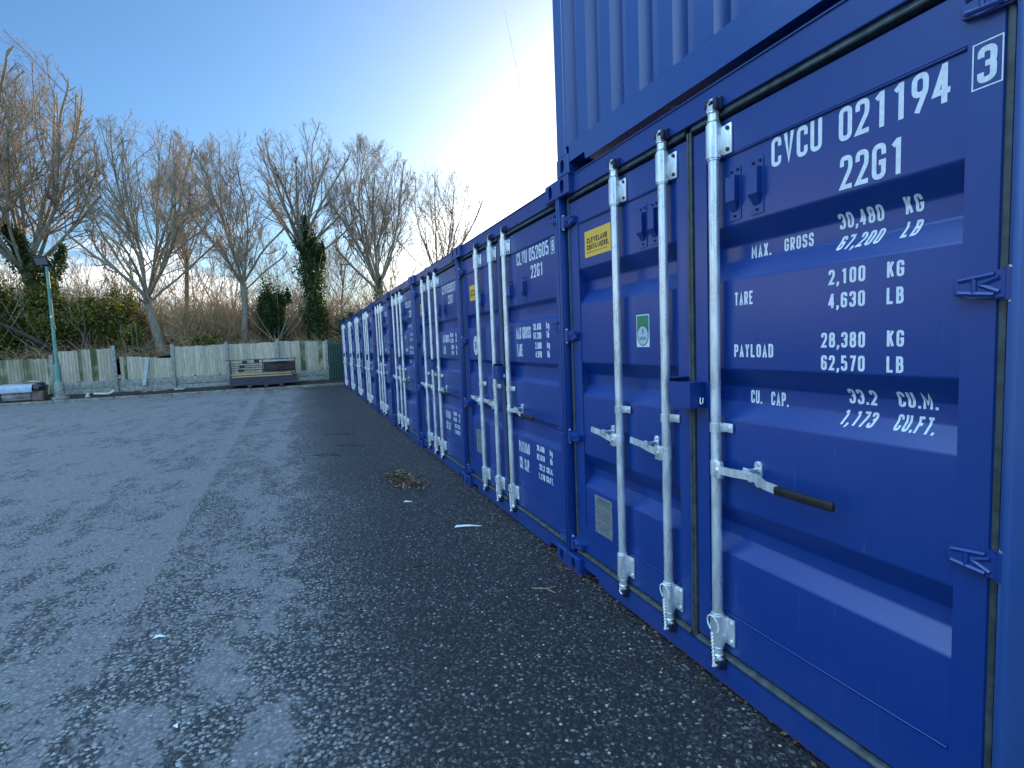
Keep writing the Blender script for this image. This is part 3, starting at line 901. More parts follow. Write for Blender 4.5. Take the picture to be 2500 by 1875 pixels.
def bar(root, X, kind):
    """locking bar with brackets, cams, handle; kind: 'l' handle to the left, 'r' to the right"""
    y = 0.022
    r = 0.0215
    mb = MB()
    mb.tube([(X, y, 0.150), (X, y, 2.462)], r, 20)
    br = mb.build('locking_bar', 'galv', root, smooth=35)
    for zc, up in ((2.345, 1), (0.266, -1)):
        b = MB()
        b.tube([(X, y, zc - .066), (X, y, zc + .066)], 0.0300, 20)
        b.tube([(X, y, zc - .074), (X, y, zc - .066)], 0.0260, 20)
        b.tube([(X, y, zc + .066), (X, y, zc + .074)], 0.0260, 20)
        b.box(X + .004, X + .072, YF - .010, YF - .001, zc - .060, zc + .060, 0.004)
        b.box(X - .020, X + .030, y, YF - .002, zc - .058, zc + .058, 0.003)
        b.build('bracket', 'galv', br, smooth=35)
        for dz in (-.042, .042):
            b = MB()
            b.tube([(X + .054, YF - .010, zc + dz), (X + .054, YF - .016, zc + dz)], 0.0085, 8)
            b.build('bolt', 'cam_steel' if up > 0 else 'galv', br, smooth=35)
        # cam head beyond the bracket
        c = MB()
        z0 = 2.425 if up > 0 else 0.186
        s = up
        c.tube([(X, y, z0), (X, y, z0 + s * .006), (X, y, z0 + s * .028), (X, y, z0 + s * .034), (X, y, z0 + s * .040)], [.027, .022, .020, .025, .021], 16)
        zc2 = z0 + s * .052
        c.obox((X, y - .002, zc2), (Vector((1, 0, 0)), Vector((0, 1, 0)), Vector((0, 0, 1))), (.019, .014, .013))
        c.obox((X - .022, y + .004, zc2 + s * .004), (Vector((.9, 0, .43 * s)), Vector((0, 1, 0)), Vector((-.43 * s, 0, .9))), (.010, .012, .005))
        c.obox((X + .020, y - .008, zc2 - s * .004), (Vector((.95, 0, .3 * s)), Vector((0, 1, 0)), Vector((-.3 * s, 0, .95))), (.012, .010, .005))
        c.tube([(X - .012, y - .012, zc2), (X - .012, y - .016, zc2 + s * .022), (X - .002, y - .014, zc2 + s * .032), (X + .018, y - .006, zc2 + s * .034)], .0055, 6)
        c.build('cam', 'galv', br, smooth=30)
        k = MB()
        zk = zc2 + s * .014
        k.box(X - .032, X + .040, 0.020, 0.036, zk - .026, zk + .026, .006)
        k.box(X + .020, X + .038, -.002, 0.030, zk - .024, zk + .018, .004)
        k.box(X - .034, X - .020, 0.002, 0.030, zk - .006, zk + .024, .004)
        k.box(X - .012, X + .010, 0.010, 0.030, zk + .012, zk + .030, .004)
        k.build('cam_keeper', 'cam_steel', br, smooth=30)
    # guide strap at mid height
    b = MB()
    b.tube([(X, y, 1.144), (X, y, 1.183)], 0.0258, 16)
    b.box(X + .004, X + .066, YF - .008, YF - .001, 1.144, 1.183, 0.003)
    b.box(X - .004, X + .024, y, YF - .002, 1.145, 1.182)
    b.tube([(X + .046, YF - .007, 1.164), (X + .046, YF - .012, 1.164)], 0.007, 8)
    b.build('guide_strap', 'galv', br, smooth=35)
    # handle hub, handle, catch
    s = -1 if kind == 'l' else 1
    zh = 0.988
    b = MB()
    b.box(X + s * .012, X + s * .052, y - .030, y - .006, zh - .036, zh + .036, .005) if s > 0 else b.box(X - .056, X - .010, y - .030, y - .006, zh - .036, zh + .036, .005)
    b.tube([(X + s * .032, y - .028, zh), (X + s * .032, y - .038, zh)], .009, 12)
    b.tube([(X, y, zh - .03), (X, y, zh + .03)], .0245, 16)
    b.build('handle_hub', 'galv', br, smooth=35)
    L = ([(.035, -.022, zh), (.12, -.024, zh + .002), (.155, -.020, zh + .012), (.19, -.018, zh + .012), (.225, -.024, zh + .004), (.262, -.028, zh - .006)] if s < 0 else
         [(.035, -.022, zh), (.12, -.022, zh + .004), (.19, -.020, zh + .010), (.235, -.024, zh + .010), (.29, -.034, zh - .004), (.345, -.036, zh - .008)])
    if s < 0:
        L = [(a, b_, zh + (a - .035) * .13) for a, b_, c_ in L]
    def flat(mb, P, hz, hy):
        for i in range(len(P) - 1):
            p, q = Vector(P[i]), Vector(P[i + 1])
            d = (q - p)
            ax = d.normalized()
            ay = Vector((0, 1, 0))
            az = ax.cross(ay).normalized()
            ay = az.cross(ax).normalized()
            mb.obox((p + q) / 2, (ax, ay, az), (d.length / 2 + .002, hy, hz))
    b = MB()
    flat(b, [(X + s * a, y + c, z) for a, c, z in L], .0165, .0045)
    hd = b.build('handle', 'galv', br)
    if s > 0:
        b = MB()
        g0 = Vector((X + .345, y - .036, zh - .008)); g1 = Vector((X + .575, y - .040, zh - .012))
        b.box(g0.x - .008, g1.x, g0.y - .010, g0.y + .008, zh - .027, zh + .007, .007)
        b.build('grip', 'black', br, smooth=40)
    cx = X + s * (.195 if s > 0 else .122)
    zc = zh + (.008 if s > 0 else .013)
    b = MB()
    poly = []
    for k in range(16):
        a = 2 * math.pi * k / 16
        poly.append((cx + .018 * math.cos(a), zc + .018 * math.sin(a) + (.036 if math.sin(a) >= 0 else -.036)))
    b.prism(poly, YP - .007, YP - .0008)
    b.box(cx - .012, cx + .010, y - .030, YP - .005, zc + .012, zc + .026, .002)
    b.box(cx - .014, cx + .012, y - .034, y - .026, zc + .008, zc + .034, .002)
    b.box(cx - .010, cx + .010, y - .012, YP - .005, zc - .026, zc - .016, .002)
    b.build('handle_catch', 'galv', br)
    for dz in (-.042, .042):
        b = MB()
        b.tube([(cx, YP - .007, zc + dz), (cx, YP - .013, zc + dz)], .008, 8)
        b.build('bolt', 'galv', br, smooth=35)
    return br

def cable_tie(br, X, wob):
    y = .024
    mb = MB()
    rng = random.Random(wob)
    loop = []
    for k in range(15):
        a = math.pi * 2 * k / 14 + math.pi / 2
        loop.append((X + .034 * math.cos(a), y - .028 - .006 * math.sin(a), .292 + .040 * math.sin(a)))
    mb.tube(loop, .0034, 6)
    P = [(X - .004, y - .031, .255)]
    for k in range(1, 26):
        t = k / 25
        P.append((X - .004 + .003 * math.sin(k * 2.1) + .010 * t, y - .031 + .002 * math.cos(k * 2.1), .255 - .135 * t))
    mb.tube(P, .0048, 6)
    mb.tube([(X + .006, y - .03, .12), (X + .016, y - .034, .108), (X + .004, y - .036, .100), (X + .002, y - .03, .116)], .0035, 5)
    mb.build('cable_tie', 'tie', br)

def letter(d, items, prof, cr, m='white', name='lettering', off=.0012):
    return text_mesh(items, prof, cr, off).build(name, m, d, fix=False)
def flatmesh(d, name, m, polys, y):
    mb = MB()
    for i, p in enumerate(polys):
        mb.add([(a, y, b) for a, b in p], [tuple(range(len(p)))])
    return mb.build(name, m, d, fix=False)
def ell(cx, cz, rx, rz, n=28):
    return [(cx + rx * math.cos(2 * math.pi * k / n), cz + rz * math.sin(2 * math.pi * k / n)) for k in range(n)]
def annulus(d, name, m, cx, cz, rx, rz, t, y, n=28):
    mb = MB()
    a, b = ell(cx, cz, rx, rz, n), ell(cx, cz, rx - t, rz - t, n)
    mb.add([(x, y, z) for x, z in a + b], [(i, (i + 1) % n, (i + 1) % n + n, i + n) for i in range(n)])
    return mb.build(name, m, d, fix=False)
def rectp(x0, x1, z0, z1):
    return [(x0, z0), (x1, z0), (x1, z1), (x0, z1)]

IT = dict(shear=.22)
def text_A():
    big = dict(w=.44, adv=.545, sw=.145, space=.52, sep_=True)
    out = block([('CVCU', 1.652, 2.167, .104, dict(fit=.207)), ('021194', 1.919, 2.165, .106, dict(fit=.322)), ('22G1', 1.924, 2.012, .106, dict(fit=.200))], **big)
    sm = dict(w=.43, adv=.56, sw=.165, space=.9, sep_=True)
    out += block([('30,480', 1.884, 1.897, .050, dict(fit=.148)), ('67,200', 1.884, 1.826, .047, dict(fit=.146, **IT)), ('2,100', 1.887, 1.711, .050, dict(fit=.126)),
                  ('4,630', 1.887, 1.633, .050, dict(fit=.126)), ('28,380', 1.861, 1.501, .051, dict(fit=.154)), ('62,570', 1.861, 1.424, .051, dict(fit=.154)),
                  ('33.2', 1.925, 1.310, .051, dict(fit=.096)), ('1,173', 1.902, 1.238, .050, dict(fit=.116, **IT)),
                  ('KG', 2.096, 1.899, .050, dict(fit=.051)), ('LB', 2.092, 1.829, .047, dict(fit=.048, **IT)), ('KG', 2.080, 1.712, .048, dict(fit=.050)),
                  ('LB', 2.080, 1.632, .050, dict(fit=.050)), ('KG', 2.083, 1.503, .050, dict(fit=.050)), ('LB', 2.083, 1.424, .050, dict(fit=.050)),
                  ('CU.M.', 2.086, 1.314, .049, dict(fit=.112)), ('CU.FT.', 2.082, 1.241, .050, dict(fit=.116, shear=.12)),
                  ('MAX.', 1.503, 1.860, .050, dict(fit=.097)), ('GROSS', 1.661, 1.862, .048, dict(fit=.124)), ('TARE', 1.468, 1.674, .053, dict(fit=.096)),
                  ('PAYLOAD', 1.464, 1.464, .052, dict(fit=.196)), ('CU. CAP.', 1.498, 1.272, .054, dict(fit=.183))], **sm)
    return out
def frame2d(x0, x1, z0, z1, t):
    return [([(x0, z0), (x1, z0), (x1, z0 + t), (x0, z0 + t)], [(0, 1, 2, 3)], 0), ([(x0, z1 - t), (x1, z1 - t), (x1, z1), (x0, z1)], [(0, 1, 2, 3)], 0),
            ([(x0, z0 + t), (x0 + t, z0 + t), (x0 + t, z1 - t), (x0, z1 - t)], [(0, 1, 2, 3)], 0), ([(x1 - t, z0 + t), (x1, z0 + t), (x1, z1 - t), (x1 - t, z1 - t)], [(0, 1, 2, 3)], 0)]
def text_B(serial, check):
    big = dict(w=.40, adv=.50, sw=.13, space=.5, sep_=True)
    out = block([('CLVU', 1.585, 2.166, .098, dict(fit=.205)), (serial, 1.832, 2.166, .100, dict(fit=.345)), ('22G1', 1.857, 2.036, .096, dict(fit=.215))], **big)
    out += [block([(check, 2.228, 2.176, .078, dict(fit=.032))], w=.42, adv=.5, sw=.15) + frame2d(2.214, 2.272, 2.160, 2.272, .004)]
    sm = dict(w=.42, adv=.52, sw=.19, space=.5, sep_=True)
    out += block([('30.480', 1.866, 1.642, .050, dict(fit=.140)), ('67.200', 1.866, 1.575, .050, dict(fit=.140)), ('2.080', 1.893, 1.500, .050, dict(fit=.112)), ('4.590', 1.893, 1.434, .050, dict(fit=.112)),
                  ('kg', 2.100, 1.645, .050, dict(fit=.048)), ('lb', 2.100, 1.580, .052, dict(fit=.042)), ('kg', 2.100, 1.505, .050, dict(fit=.048)), ('lb', 2.100, 1.436, .052, dict(fit=.042)),
                  ('28.400', 1.850, .708, .046, dict(fit=.140)), ('62.610', 1.850, .638, .046, dict(fit=.140)), ('33.2', 1.888, .562, .048, dict(fit=.098)), ('1.170', 1.868, .490, .048, dict(fit=.118)),
                  ('kg', 2.086, .708, .046, dict(fit=.046)), ('lb', 2.086, .642, .048, dict(fit=.040)), ('CU.M.', 2.020, .566, .046, dict(fit=.112)), ('CU.FT.', 2.010, .494, .046, dict(fit=.124))], **sm)
    out += block([('MAX GROSS', 1.515, 1.584, .090, dict(fit=.300)), ('TARE', 1.520, 1.442, .096, dict(fit=.122)), ('PAYLOAD', 1.490, .644, .086, dict(fit=.218)), ('CU. CAP.', 1.490, .497, .096, dict(fit=.216))],
                 w=.26, adv=.33, sw=.105, space=.2, sep_=True)
    return out

def yellow_label(d, x0, x1, z0, z1, prof):
    y = prof((z0 + z1) / 2)
    st = flatmesh(d, 'company_sticker', 'yellow', [rectp(x0, x1, z0, z1)], y - .0008)
    w, h = x1 - x0, z1 - z0
    t = block([('CLEVELAND', x0 + w * .09, z0 + h * .52, h * .21, dict(fit=w * .78)), ('CONTAINERS.', x0 + w * .09, z0 + h * .26, h * .21, dict(fit=w * .84))], w=.62, adv=.78, sw=.26)
    t += [([(x0 + w * (.09 + .028 * i), z0 + h * .155), (x0 + w * (.09 + .028 * i + .018), z0 + h * .155), (x0 + w * (.09 + .028 * i + .018), z0 + h * .185), (x0 + w * (.09 + .028 * i), z0 + h * .185)], [(0, 1, 2, 3)], 0) for i in range(28)]
    text_mesh(t, lambda z: y - .0008, [], .0007).build('sticker_text', 'ink', d, fix=False)

def data_plate(d, x0, x1, z0, z1, prof):
    y = YP - .003
    mb = MB(); mb.box(x0, x1, y, y + .0024, z0, z1, .0006); mb.build('data_plate', 'plate', d)
    rng = random.Random(5)
    polys = []
    w, h = x1 - x0, z1 - z0
    for i in range(17):
        z = z1 - h * (.07 + i * .053)
        if i in (4, 11):
            continue
        xx = x0 + w * (.1 if i % 3 else .16)
        while xx < x1 - w * .14:
            l = w * rng.uniform(.05, .2)
            polys.append(rectp(xx, min(xx + l, x1 - w * .08), z - h * .010, z + h * (.012 if i > 2 else .02)))
            xx += l + w * .03
    flatmesh(d, 'plate_text', 'plate_ink', polys, y - .0008)

def make_container(kind, serial=None, check=None):
    troughs, depth = (TA, .056) if kind == 'A' else (TB, .030)
    prof, cr = make_prof(troughs, depth)
    root = empty('shipping_container')
    shell(root)
    front_wall(root, 0.008, mirror=True)
    # posts: flush outer strip and a recessed inner face carrying the hinges
    for s in (0, 1):
        f = (lambda x: x) if s == 0 else (lambda x: W - x)
        mb = MB()
        xa, xb = sorted((f(0.001), f(0.020)))
        mb.box(xa, xb, 0.004, 0.16, 0.119, 2.472, 0.005)
        xa, xb = sorted((f(0.020), f(0.050)))
        mb.box(xa, xb, 0.088, 0.158, 0.121, 2.470)
        mb.build('corner_post', 'blue_worn' if (s and kind == 'A') else 'blue', root, smooth=35)
        # hinge tube sections between the hinges
        zz = (2.315, 1.585, 0.920, 0.190) if s == 0 else (2.370, 1.660, 0.930, 0.200)
        xe = 0.036 if s == 0 else 2.397
        if s:
            cuts = [2.468, 2.41, 2.33, 1.702, 1.618, .972, .888, .242, .158, .124]
            mb = MB()
            for a, b in zip(cuts[0::2], cuts[1::2]):
                mb.box(xe - .006, W - .018, 0.030, 0.086, b, a, 0.014)
            mb.build('post_cover', 'blue_worn' if kind == 'A' else 'blue', root, smooth=40)
    mb = MB()
    mb.box(0.1625, W - .1625, 0.036, 0.16, 2.4745, 2.582, 0.004)
    mb.box(0.1625, W - .1625, 0.030, 0.05, 2.578, 2.5845)
    mb.build('header', 'blue', root)
    mb = MB()
    mb.prism([(0.1625, 0.122), (0.1625, 0.060), (0.325, 0.060), (0.345, 0.048), (0.352, 0.016), (W - .352, 0.016), (W - .345, 0.048), (W - .325, 0.060), (W - .1625, 0.060), (W - .1625, 0.122)], 0.036, 0.16)
    mb.build('sill', 'blue', root)
    dl = door(root, 'L', prof, troughs, depth)
    dr = door(root, 'R', prof, troughs, depth)
    if kind == 'A':
        for d, xa in ((dr, 1.445), (dr, 1.557), (dl, .825), (dl, .922)):
            vent(d, xa, 2.016, 2.228, prof)
        [letter(dr, it_, prof, cr) for it_ in text_A()]
        letter(dr, block([('3', 2.303, 2.175, .090, dict(fit=.042))], w=.46, adv=.5, sw=.16) + frame2d(2.291, 2.3585, 2.163, 2.278, .0035), lambda z: YF, [], name='check_digit')
        yellow_label(dl, .250, .545, 2.057, 2.213, prof)
        y = prof(1.6)
        flatmesh(dl, 'inspection_sticker', 'sticker_white', [rectp(.776, .888, 1.508, 1.677)], y - .0008)
        flatmesh(dl, 'sticker_panel', 'green_sticker', [rectp(.781, .883, 1.585, 1.672)], y - .0014)
        flatmesh(dl, 'seal_disc', 'sticker_grey', [ell(.832, 1.568, .046, .050)], y - .0021)
        annulus(dl, 'seal_ring', 'seal_ink', .832, 1.568, .049, .053, .0045, y - .0027)
        text_mesh(block([('DEKRA', .803, 1.545, .016, dict(fit=.060))], w=.6, adv=.75, sw=.13), lambda z: y - .0021, [], .0008).build('seal_text', 'seal_ink', dl, fix=False)
        mb = MB(); mb.add([(x, y - .0027, z) for x, z in ((.825, 1.601), (.829, 1.604), (.845, 1.592), (.829, 1.574), (.825, 1.577), (.838, 1.592), (.829, 1.597), (.829, 1.586), (.825, 1.585))], [(0, 1, 2, 5, 6, 7, 8), (2, 3, 4, 5)]); mb.build('seal_mark', 'seal_ink', dl, fix=False)
        data_plate(dl, .292, .490, .345, .583, prof)
    else:
        for d, xa in ((dr, 1.412), (dr, 1.700), (dl, .655)):
            vent(d, xa, 1.870, 2.070, prof)
        [letter(dr, it_, prof, cr) for it_ in text_B(serial, check)]
        yellow_label(dl, .280, .545, 1.995, 2.148, prof)
        y = prof(1.54)
        flatmesh(dl, 'oval_sticker', 'white', [ell(.408, 1.537, .074, .097)], y - .0008)
        annulus(dl, 'sticker_ring', 'blue', .408, 1.537, .056, .076, .008, y - .0015)
        t = block([('0', .385, 1.49, .09, dict(fit=.045))], w=.5, adv=.6, sw=.16)
        for i in range(3):
            t += [([(.378, 1.515 + i * .022), (.438, 1.515 + i * .022), (.438, 1.522 + i * .022), (.378, 1.522 + i * .022)], [(0, 1, 2, 3)], 2 + i)]
        text_mesh(t, lambda z: y, [], .0016).build('sticker_motif', 'blue', dl, fix=False)
        data_plate(dl, .305, .505, .425, .665, prof)
    b1 = bar(root, 0.650, 'l')
    b2 = bar(root, 1.060, 'l')
    b3 = bar(root, 1.396, 'r')
    cable_tie(b2, 1.060, 1)
    cable_tie(b3, 1.396, 2)
    # lock box over the meeting stiles
    mb = MB()
    mb.box(1.165, 1.302, -.036, -.0325, 1.238, 1.352, .001)
    mb.box(1.165, 1.302, -.0325, .050, 1.3485, 1.352)
    mb.box(1.165, 1.302, -.0325, .050, 1.238, 1.2415)
    mb.box(1.165, 1.1685, -.0325, .050, 1.2415, 1.3485)
    mb.box(1.2985, 1.302, -.0325, .050, 1.2415, 1.3485)
    mb.box(1.285, 1.345, .050, .0555, 1.240, 1.352, .001)
    mb.box(1.140, 1.144, -.020, .055, 1.250, 1.372)
    mb.box(1.144, 1.200, -.020, .055, 1.368, 1.372)
    lb = mb.build('lock_box', 'blue', root)
    mb = MB()
    mb.tube([(1.310, .015, 1.285), (1.312, .012, 1.262), (1.320, .012, 1.256), (1.328, .012, 1.262), (1.328, .015, 1.285)], .003, 6)
    mb.build('lock_hook', 'galv', lb)
    return root

protoA = make_container('A')
protoB = make_container('B', '052605', '8')
protoC = None
PITCH = 2.438
GRP = 'blue shipping containers in a row along the yard'
labels = ['nearest blue shipping container with text CVCU 021194 and 22G1, under the stacked one',
          'blue shipping container marked CLVU 052605 8, white oval sticker on its left door',
          'blue shipping container marked CLVU 052637, third from the near end of the row',
          'fourth blue shipping container from the near end of the row, left of CLVU 052637',
          'fifth blue shipping container from the near end of the row, white lettering half hidden',
          'sixth blue shipping container from the near end, fourth from the green gate',
          'seventh blue shipping container from the near end, third from the green gate',
          'eighth blue shipping container from the near end, next to the last one',
          'farthest blue shipping container, last of the row beside the green gate']
rng = random.Random(3)
for k in range(9):
    if k == 0:
        o = protoA
    elif k == 1:
        o = protoB
    elif k == 2:
        o = copy_tree(protoB, skip=('lettering',))
        dr = [c for c in o.children if c.name.startswith('door')][1]
        pr, crs = make_prof(TB, .030)
        [letter(dr, it_, pr, crs) for it_ in text_B('052637', '7')]
    else:
        o = copy_tree(protoA, skip=('company_sticker', 'sticker_text', 'bolt', 'check_digit') + (('hinge_pin', 'plate_text', 'seal_text', 'seal_mark', 'seal_ring', 'sticker_motif', 'lock_hook') if k > 4 else ()))
    o.location = (-PITCH * k, 0 if k < 3 else rng.uniform(-.028, .028), 0)
    tag(o, labels[k], 'container', GRP)

# ------------------------------------------------------------------ ground
def grid(name, xs, ys, zf, m, kind='structure', label=None):
    mb = MB()
    nx, ny = len(xs), len(ys)
    mb.v = [(x, y, zf(x, y)) for x in xs for y in ys]
    mb.f = [(i * ny + j, (i + 1) * ny + j, (i + 1) * ny + j + 1, i * ny + j + 1) for i in range(nx - 1) for j in range(ny - 1)]
    o = mb.build(name, m, fix=False, smooth=True)
    tag(o, label, kind=kind)
    return o
def sheet(name, x0, x1, y0, y1, z, m):
    return grid(name, [x0, x1], [y0, y1], lambda x, y: z, m)
sheet('ground', -2500, 2500, -2500, 2500, -0.06, 'field')
KX = -20.55                                   # face of the kerb
sheet('asphalt_yard', KX + .01, 14.0, -32, 9.0, 0.0, 'asphalt')
def vz(x, y):
    t = (KX - .12 - x) / 1.35
    return .11 + .08 * t + .018 * math.sin(x * 9 + y * 3.1) * math.sin(y * 5.3)
grid('verge', [KX - .12 - .15 * i for i in range(10)], [-20 + .15 * i for i in range(176)], vz, 'soil')
def bz(x, y):
    t = (-22.1 - x)
    z = 1.42 + min(t, 3.0) * .14 + .10 * math.sin(x * 1.9 + y) + .08 * math.sin(y * 2.7 + x * .6)
    if t > 9:
        z -= (t - 9) * .12
    return z
bx = [-22.10] + [-22.10 - .35 * i for i in range(1, 16)] + [-28 - 1.5 * i for i in range(1, 12)]
o = grid('bank', bx, [-40 + .6 * i for i in range(120)], bz, 'bank')
mb = MB()
y = -20.0
rng = random.Random(9)
while y < 0.9:
    mb.box(KX - .12, KX + rng.uniform(-.004, .004), y + .004, y + .911, -.05, .098 + rng.uniform(-.004, .006), .012)
    y += .915
tag(mb.build('kerb', 'kerb', smooth=40), kind='structure')

# ------------------------------------------------------------------ fence
FX = -22.0
fence = empty('fence', (FX, -6.4, .2))
tag(fence, 'weathered closeboard fence with concrete posts and gravel boards along the back of the yard', 'fence')
posts = [(-16.2, 1.75), (-14.25, 1.8), (-12.3, 1.76), (-10.33, 1.74), (-8.36, 2.00), (-6.41, 1.98), (-4.46, 2.00), (-2.51, 2.06), (-.52, 1.95)]
rng = random.Random(21)
def local(mb):
    mb.v = [(x - FX, y + 6.4, z - .2) for x, y, z in mb.v]
    return mb
for y, zt in posts:
    mb = MB()
    mb.box(FX + .015, FX + .115, y - .06, y + .06, .02, zt, .012)
    lean = rng.uniform(-.01, .014)
    mb.v = [(a, b + (c - .2) * lean, c) for a, b, c in mb.v]
    local(mb).build('post', 'concrete', fence, smooth=40)
bays = [(1.55, 1.58, .30, .8), (1.56, 1.60, .28, .85), (1.60, 1.60, .26, .9), (1.84, 1.91, .65, .28), (1.58, 1.44, .66, .12), (1.87, 1.91, .66, .04), (1.90, 1.94, .66, .03), (1.97, 1.91, .66, .18)]
for i, (z0, z1, zb, mossy) in enumerate(bays):
    ya, yb = posts[i][0] + .07, posts[i + 1][0] - .07
    if i == 4:
        ya += .09
    mb = MB()
    tones, moss = [], []
    n = int((yb - ya) / .098)
    patch = [max(0, math.sin(j * .9 + i * 2.2) * .5 + rng.uniform(-.6, .6)) for j in range(n)]
    if i == 3:
        patch = [1.6 if j in (7, 11, 12) else (.4 if j in (8, 9) else 0) for j in range(n)]
    if i == 7:
        patch = [1.6 if j in (8, 9, 15, 16) else (.4 if j in (10, 14) else 0) for j in range(n)]
    if i == 4:
        patch = [1.5 if j == 1 else 0 for j in range(n)]
    for j in range(n):
        t = j / (n - 1)
        y0 = ya + (yb - ya) * j / n
        y1 = y0 + (yb - ya) / n + .018
        zt = z0 + (z1 - z0) * t + rng.uniform(-.022, .014)
        zl = zb + rng.uniform(-.02, .006) + (.04 if rng.random() < .08 else 0)
        w = rng.uniform(-.006, .006)
        xf = FX + .012
        nseg = 4
        vs = []
        for k in range(nseg + 1):
            z = zl + (zt - zl) * k / nseg
            bow = rng.uniform(-.003, .003)
            vs += [(xf - .012, y0 + w + bow, z), (xf + .006, y0 + w + bow, z), (xf + .022 + bow, y1 + w + bow, z), (xf + .006, y1 + w + bow, z)]
        fs = []
        for k in range(nseg):
            for q in range(4):
                fs.append((k * 4 + q, k * 4 + (q + 1) % 4, (k + 1) * 4 + (q + 1) % 4, (k + 1) * 4 + q))
        fs += [(0, 1, 2, 3), tuple(nseg * 4 + q for q in (3, 2, 1, 0))]
        mb.add(vs, fs)
        tn = rng.random()
        ms = min(1, patch[j]) if patch[j] > 1 else mossy * min(1, .5 + patch[j])
        tones += [tn] * len(fs)
        moss += [ms] * len(fs)
    mb.attrs = {'tone': ('FACE', tones), 'moss': ('FACE', moss)}
    local(mb).build('panel', 'boards', fence, fix=False)
    mb = MB()
    if i in (3, 4, 6):       # a rail or two nailed across the face
        for zr in ((.25, .62) if i != 6 else (.5,)):
            z = zb + (min(z0, z1) - zb) * zr
            mb.box(FX - .05, FX - .004, ya, yb, z, z + .04)
        local(mb).build('rail', 'old_timber', fence)
    if i >= 3:
        for a, b in ((.10, .355), (.362, .655)):
            mb = MB()
            dz = rng.uniform(-.012, .012)
            mb.box(FX - .018 + rng.uniform(-.004, .004), FX + .030 + rng.uniform(-.006, .006), posts[i][0] + .062, posts[i + 1][0] - .062, a, b + dz, .006)
            local(mb).build('gravel_board', 'concrete', fence, smooth=40)

# green gate past the end of the row
gt = empty('gate', (-21.94, .05, .2))
tag(gt, 'dark green metal gate between the fence and the farthest container', 'gate')
def gl(mb):
    mb.v = [(x + 21.94, y - .05, z - .2) for x, y, z in mb.v]
    return mb
mb = MB()
mb.box(-21.96, -21.90, -.42, -.36, .12, 1.86, .004)
mb.box(-21.96, -21.90, .62, .68, .12, 1.86, .004)
for z in (.28, 1.0, 1.74):
    mb.box(-21.95, -21.915, -.36, .62, z, z + .05)
gl(mb).build('frame', 'gate_green', gt)
for k in range(9):
    y = -.33 + k * .108
    mb = MB()
    mb.prism([(y, .2), (y + .062, .2), (y + .062, 1.80), (y + .031, 1.86), (y, 1.80)], 0, .014)
    mb.v = [(-21.905 + b, a, c) for a, b, c in mb.v]
    gl(mb).build('pale', 'gate_green', gt)
mb = MB(); mb.box(-22.03, -21.99, -.44, .72, .15, 1.75)
mb.attrs = {}
bb = mb.build('back_board', 'old_timber', None)
bb.parent = gt; bb.location = (21.94, -.05, -.2)

# loose plank leaning on the fence
mb = MB()
a = Vector((-21.84, -7.44, .40)); b = Vector((-21.93, -7.27, 1.47))
ax = (b - a).normalized()
mb.obox((a + b) / 2, (Vector((0, 1, 0)), ax, Vector((1, 0, 0))), (.068, (b - a).length / 2, .011))
o = mb.build('plank', 'grey_timber')
tag(o, 'grey plank leaning upright against the low dropped fence panel', 'plank')

# ------------------------------------------------------------------ lamp post
lp = empty('lamp_post', (-21.0, -9.86, .17))
tag(lp, 'tall green lamp post with a black floodlight, standing by the fence', 'lamp post')
mb = MB(); mb.tube([(0, 0, .56), (0, 0, 1.18)], .098, 20); mb.build('base_sleeve', 'green_paint', lp, smooth=35)
mb = MB(); mb.tube([(0, 0, 1.18), (0, 0, 1.22), (-.03, .0, 4.72)], [.09, .058, .050], 16); mb.build('pole', 'green_paint', lp, smooth=35)
mb = MB(); mb.tube([(0, 0, -.12), (0, 0, .50), (0, 0, .57)], [.150, .145, .11], 20); mb.build('footing', 'concrete', lp, smooth=35)
mb = MB(); mb.tube([(.02, .02, -.08), (.02, .02, .025)], .27, 18); mb.build('foundation', 'concrete', lp, smooth=35)
mb = MB(); mb.box(-.07, -.055, -.06, .06, 2.5, 2.62); mb.box(.05, .062, -.03, .03, 2.9, 2.96); mb.build('cable_clip', 'galv', lp)
fl = empty('floodlight', (-.02, -.12, 4.93), 0, lp)
mb = MB(); mb.box(-.06, .06, -.24, .24, -.17, .17, .02)
for k in range(7):
    mb.box(-.10, -.06, -.20 + k * .064, -.185 + k * .064, -.15, .15)
body = mb.build('housing', 'black', fl)
mb = MB(); mb.box(.060, .066, -.19, .19, -.125, .125, .002); mb.build('light_panel', 'lens', fl)
mb = MB(); mb.box(-.03, .03, -.265, -.25, -.16, .02); mb.box(-.03, .03, .25, .265, -.16, .02); mb.box(-.03, .03, -.265, .265, -.21, -.19); mb.tube([(0, .10, -.20), (0, .11, -.26)], .03, 10); mb.build('bracket', 'black', fl)
fl.rotation_euler = (R(3), R(22), R(-12))

# ------------------------------------------------------------------ stack of decking and racking by the fence
pal = empty('pallet', (-20.98, -2.95, .125))
tag(pal, 'wooden pallet under the stack of grey decking boards', 'pallet')
for y in (-.62, -.02, .55):
    mb = MB(); mb.box(-.5, .5, y - .07, y + .07, 0, .085, .004); mb.build('bearer', 'grey_deck', pal)
for k in range(5):
    mb = MB(); mb.box(-.5 + k * .225, -.40 + k * .225, -.70, .65, .085, .105); mb.build('slat', 'grey_deck', pal)
def boards_stack(name, label, grp, m, rows, x0, ya, yb, z0, nx, w, h, seed, mat2=None, cat='board'):
    rng = random.Random(seed)
    for r in range(rows):
        for k in range(nx):
            mb = MB()
            j = rng.uniform(-.05, .05)
            mb.box(x0 + k * w, x0 + (k + 1) * w - .006, ya + j, yb + j + rng.uniform(-.04, .04), z0 + r * h, z0 + (r + 1) * h - .005, .003)
            tag(mb.build(name, m), label(r, k), cat, grp)
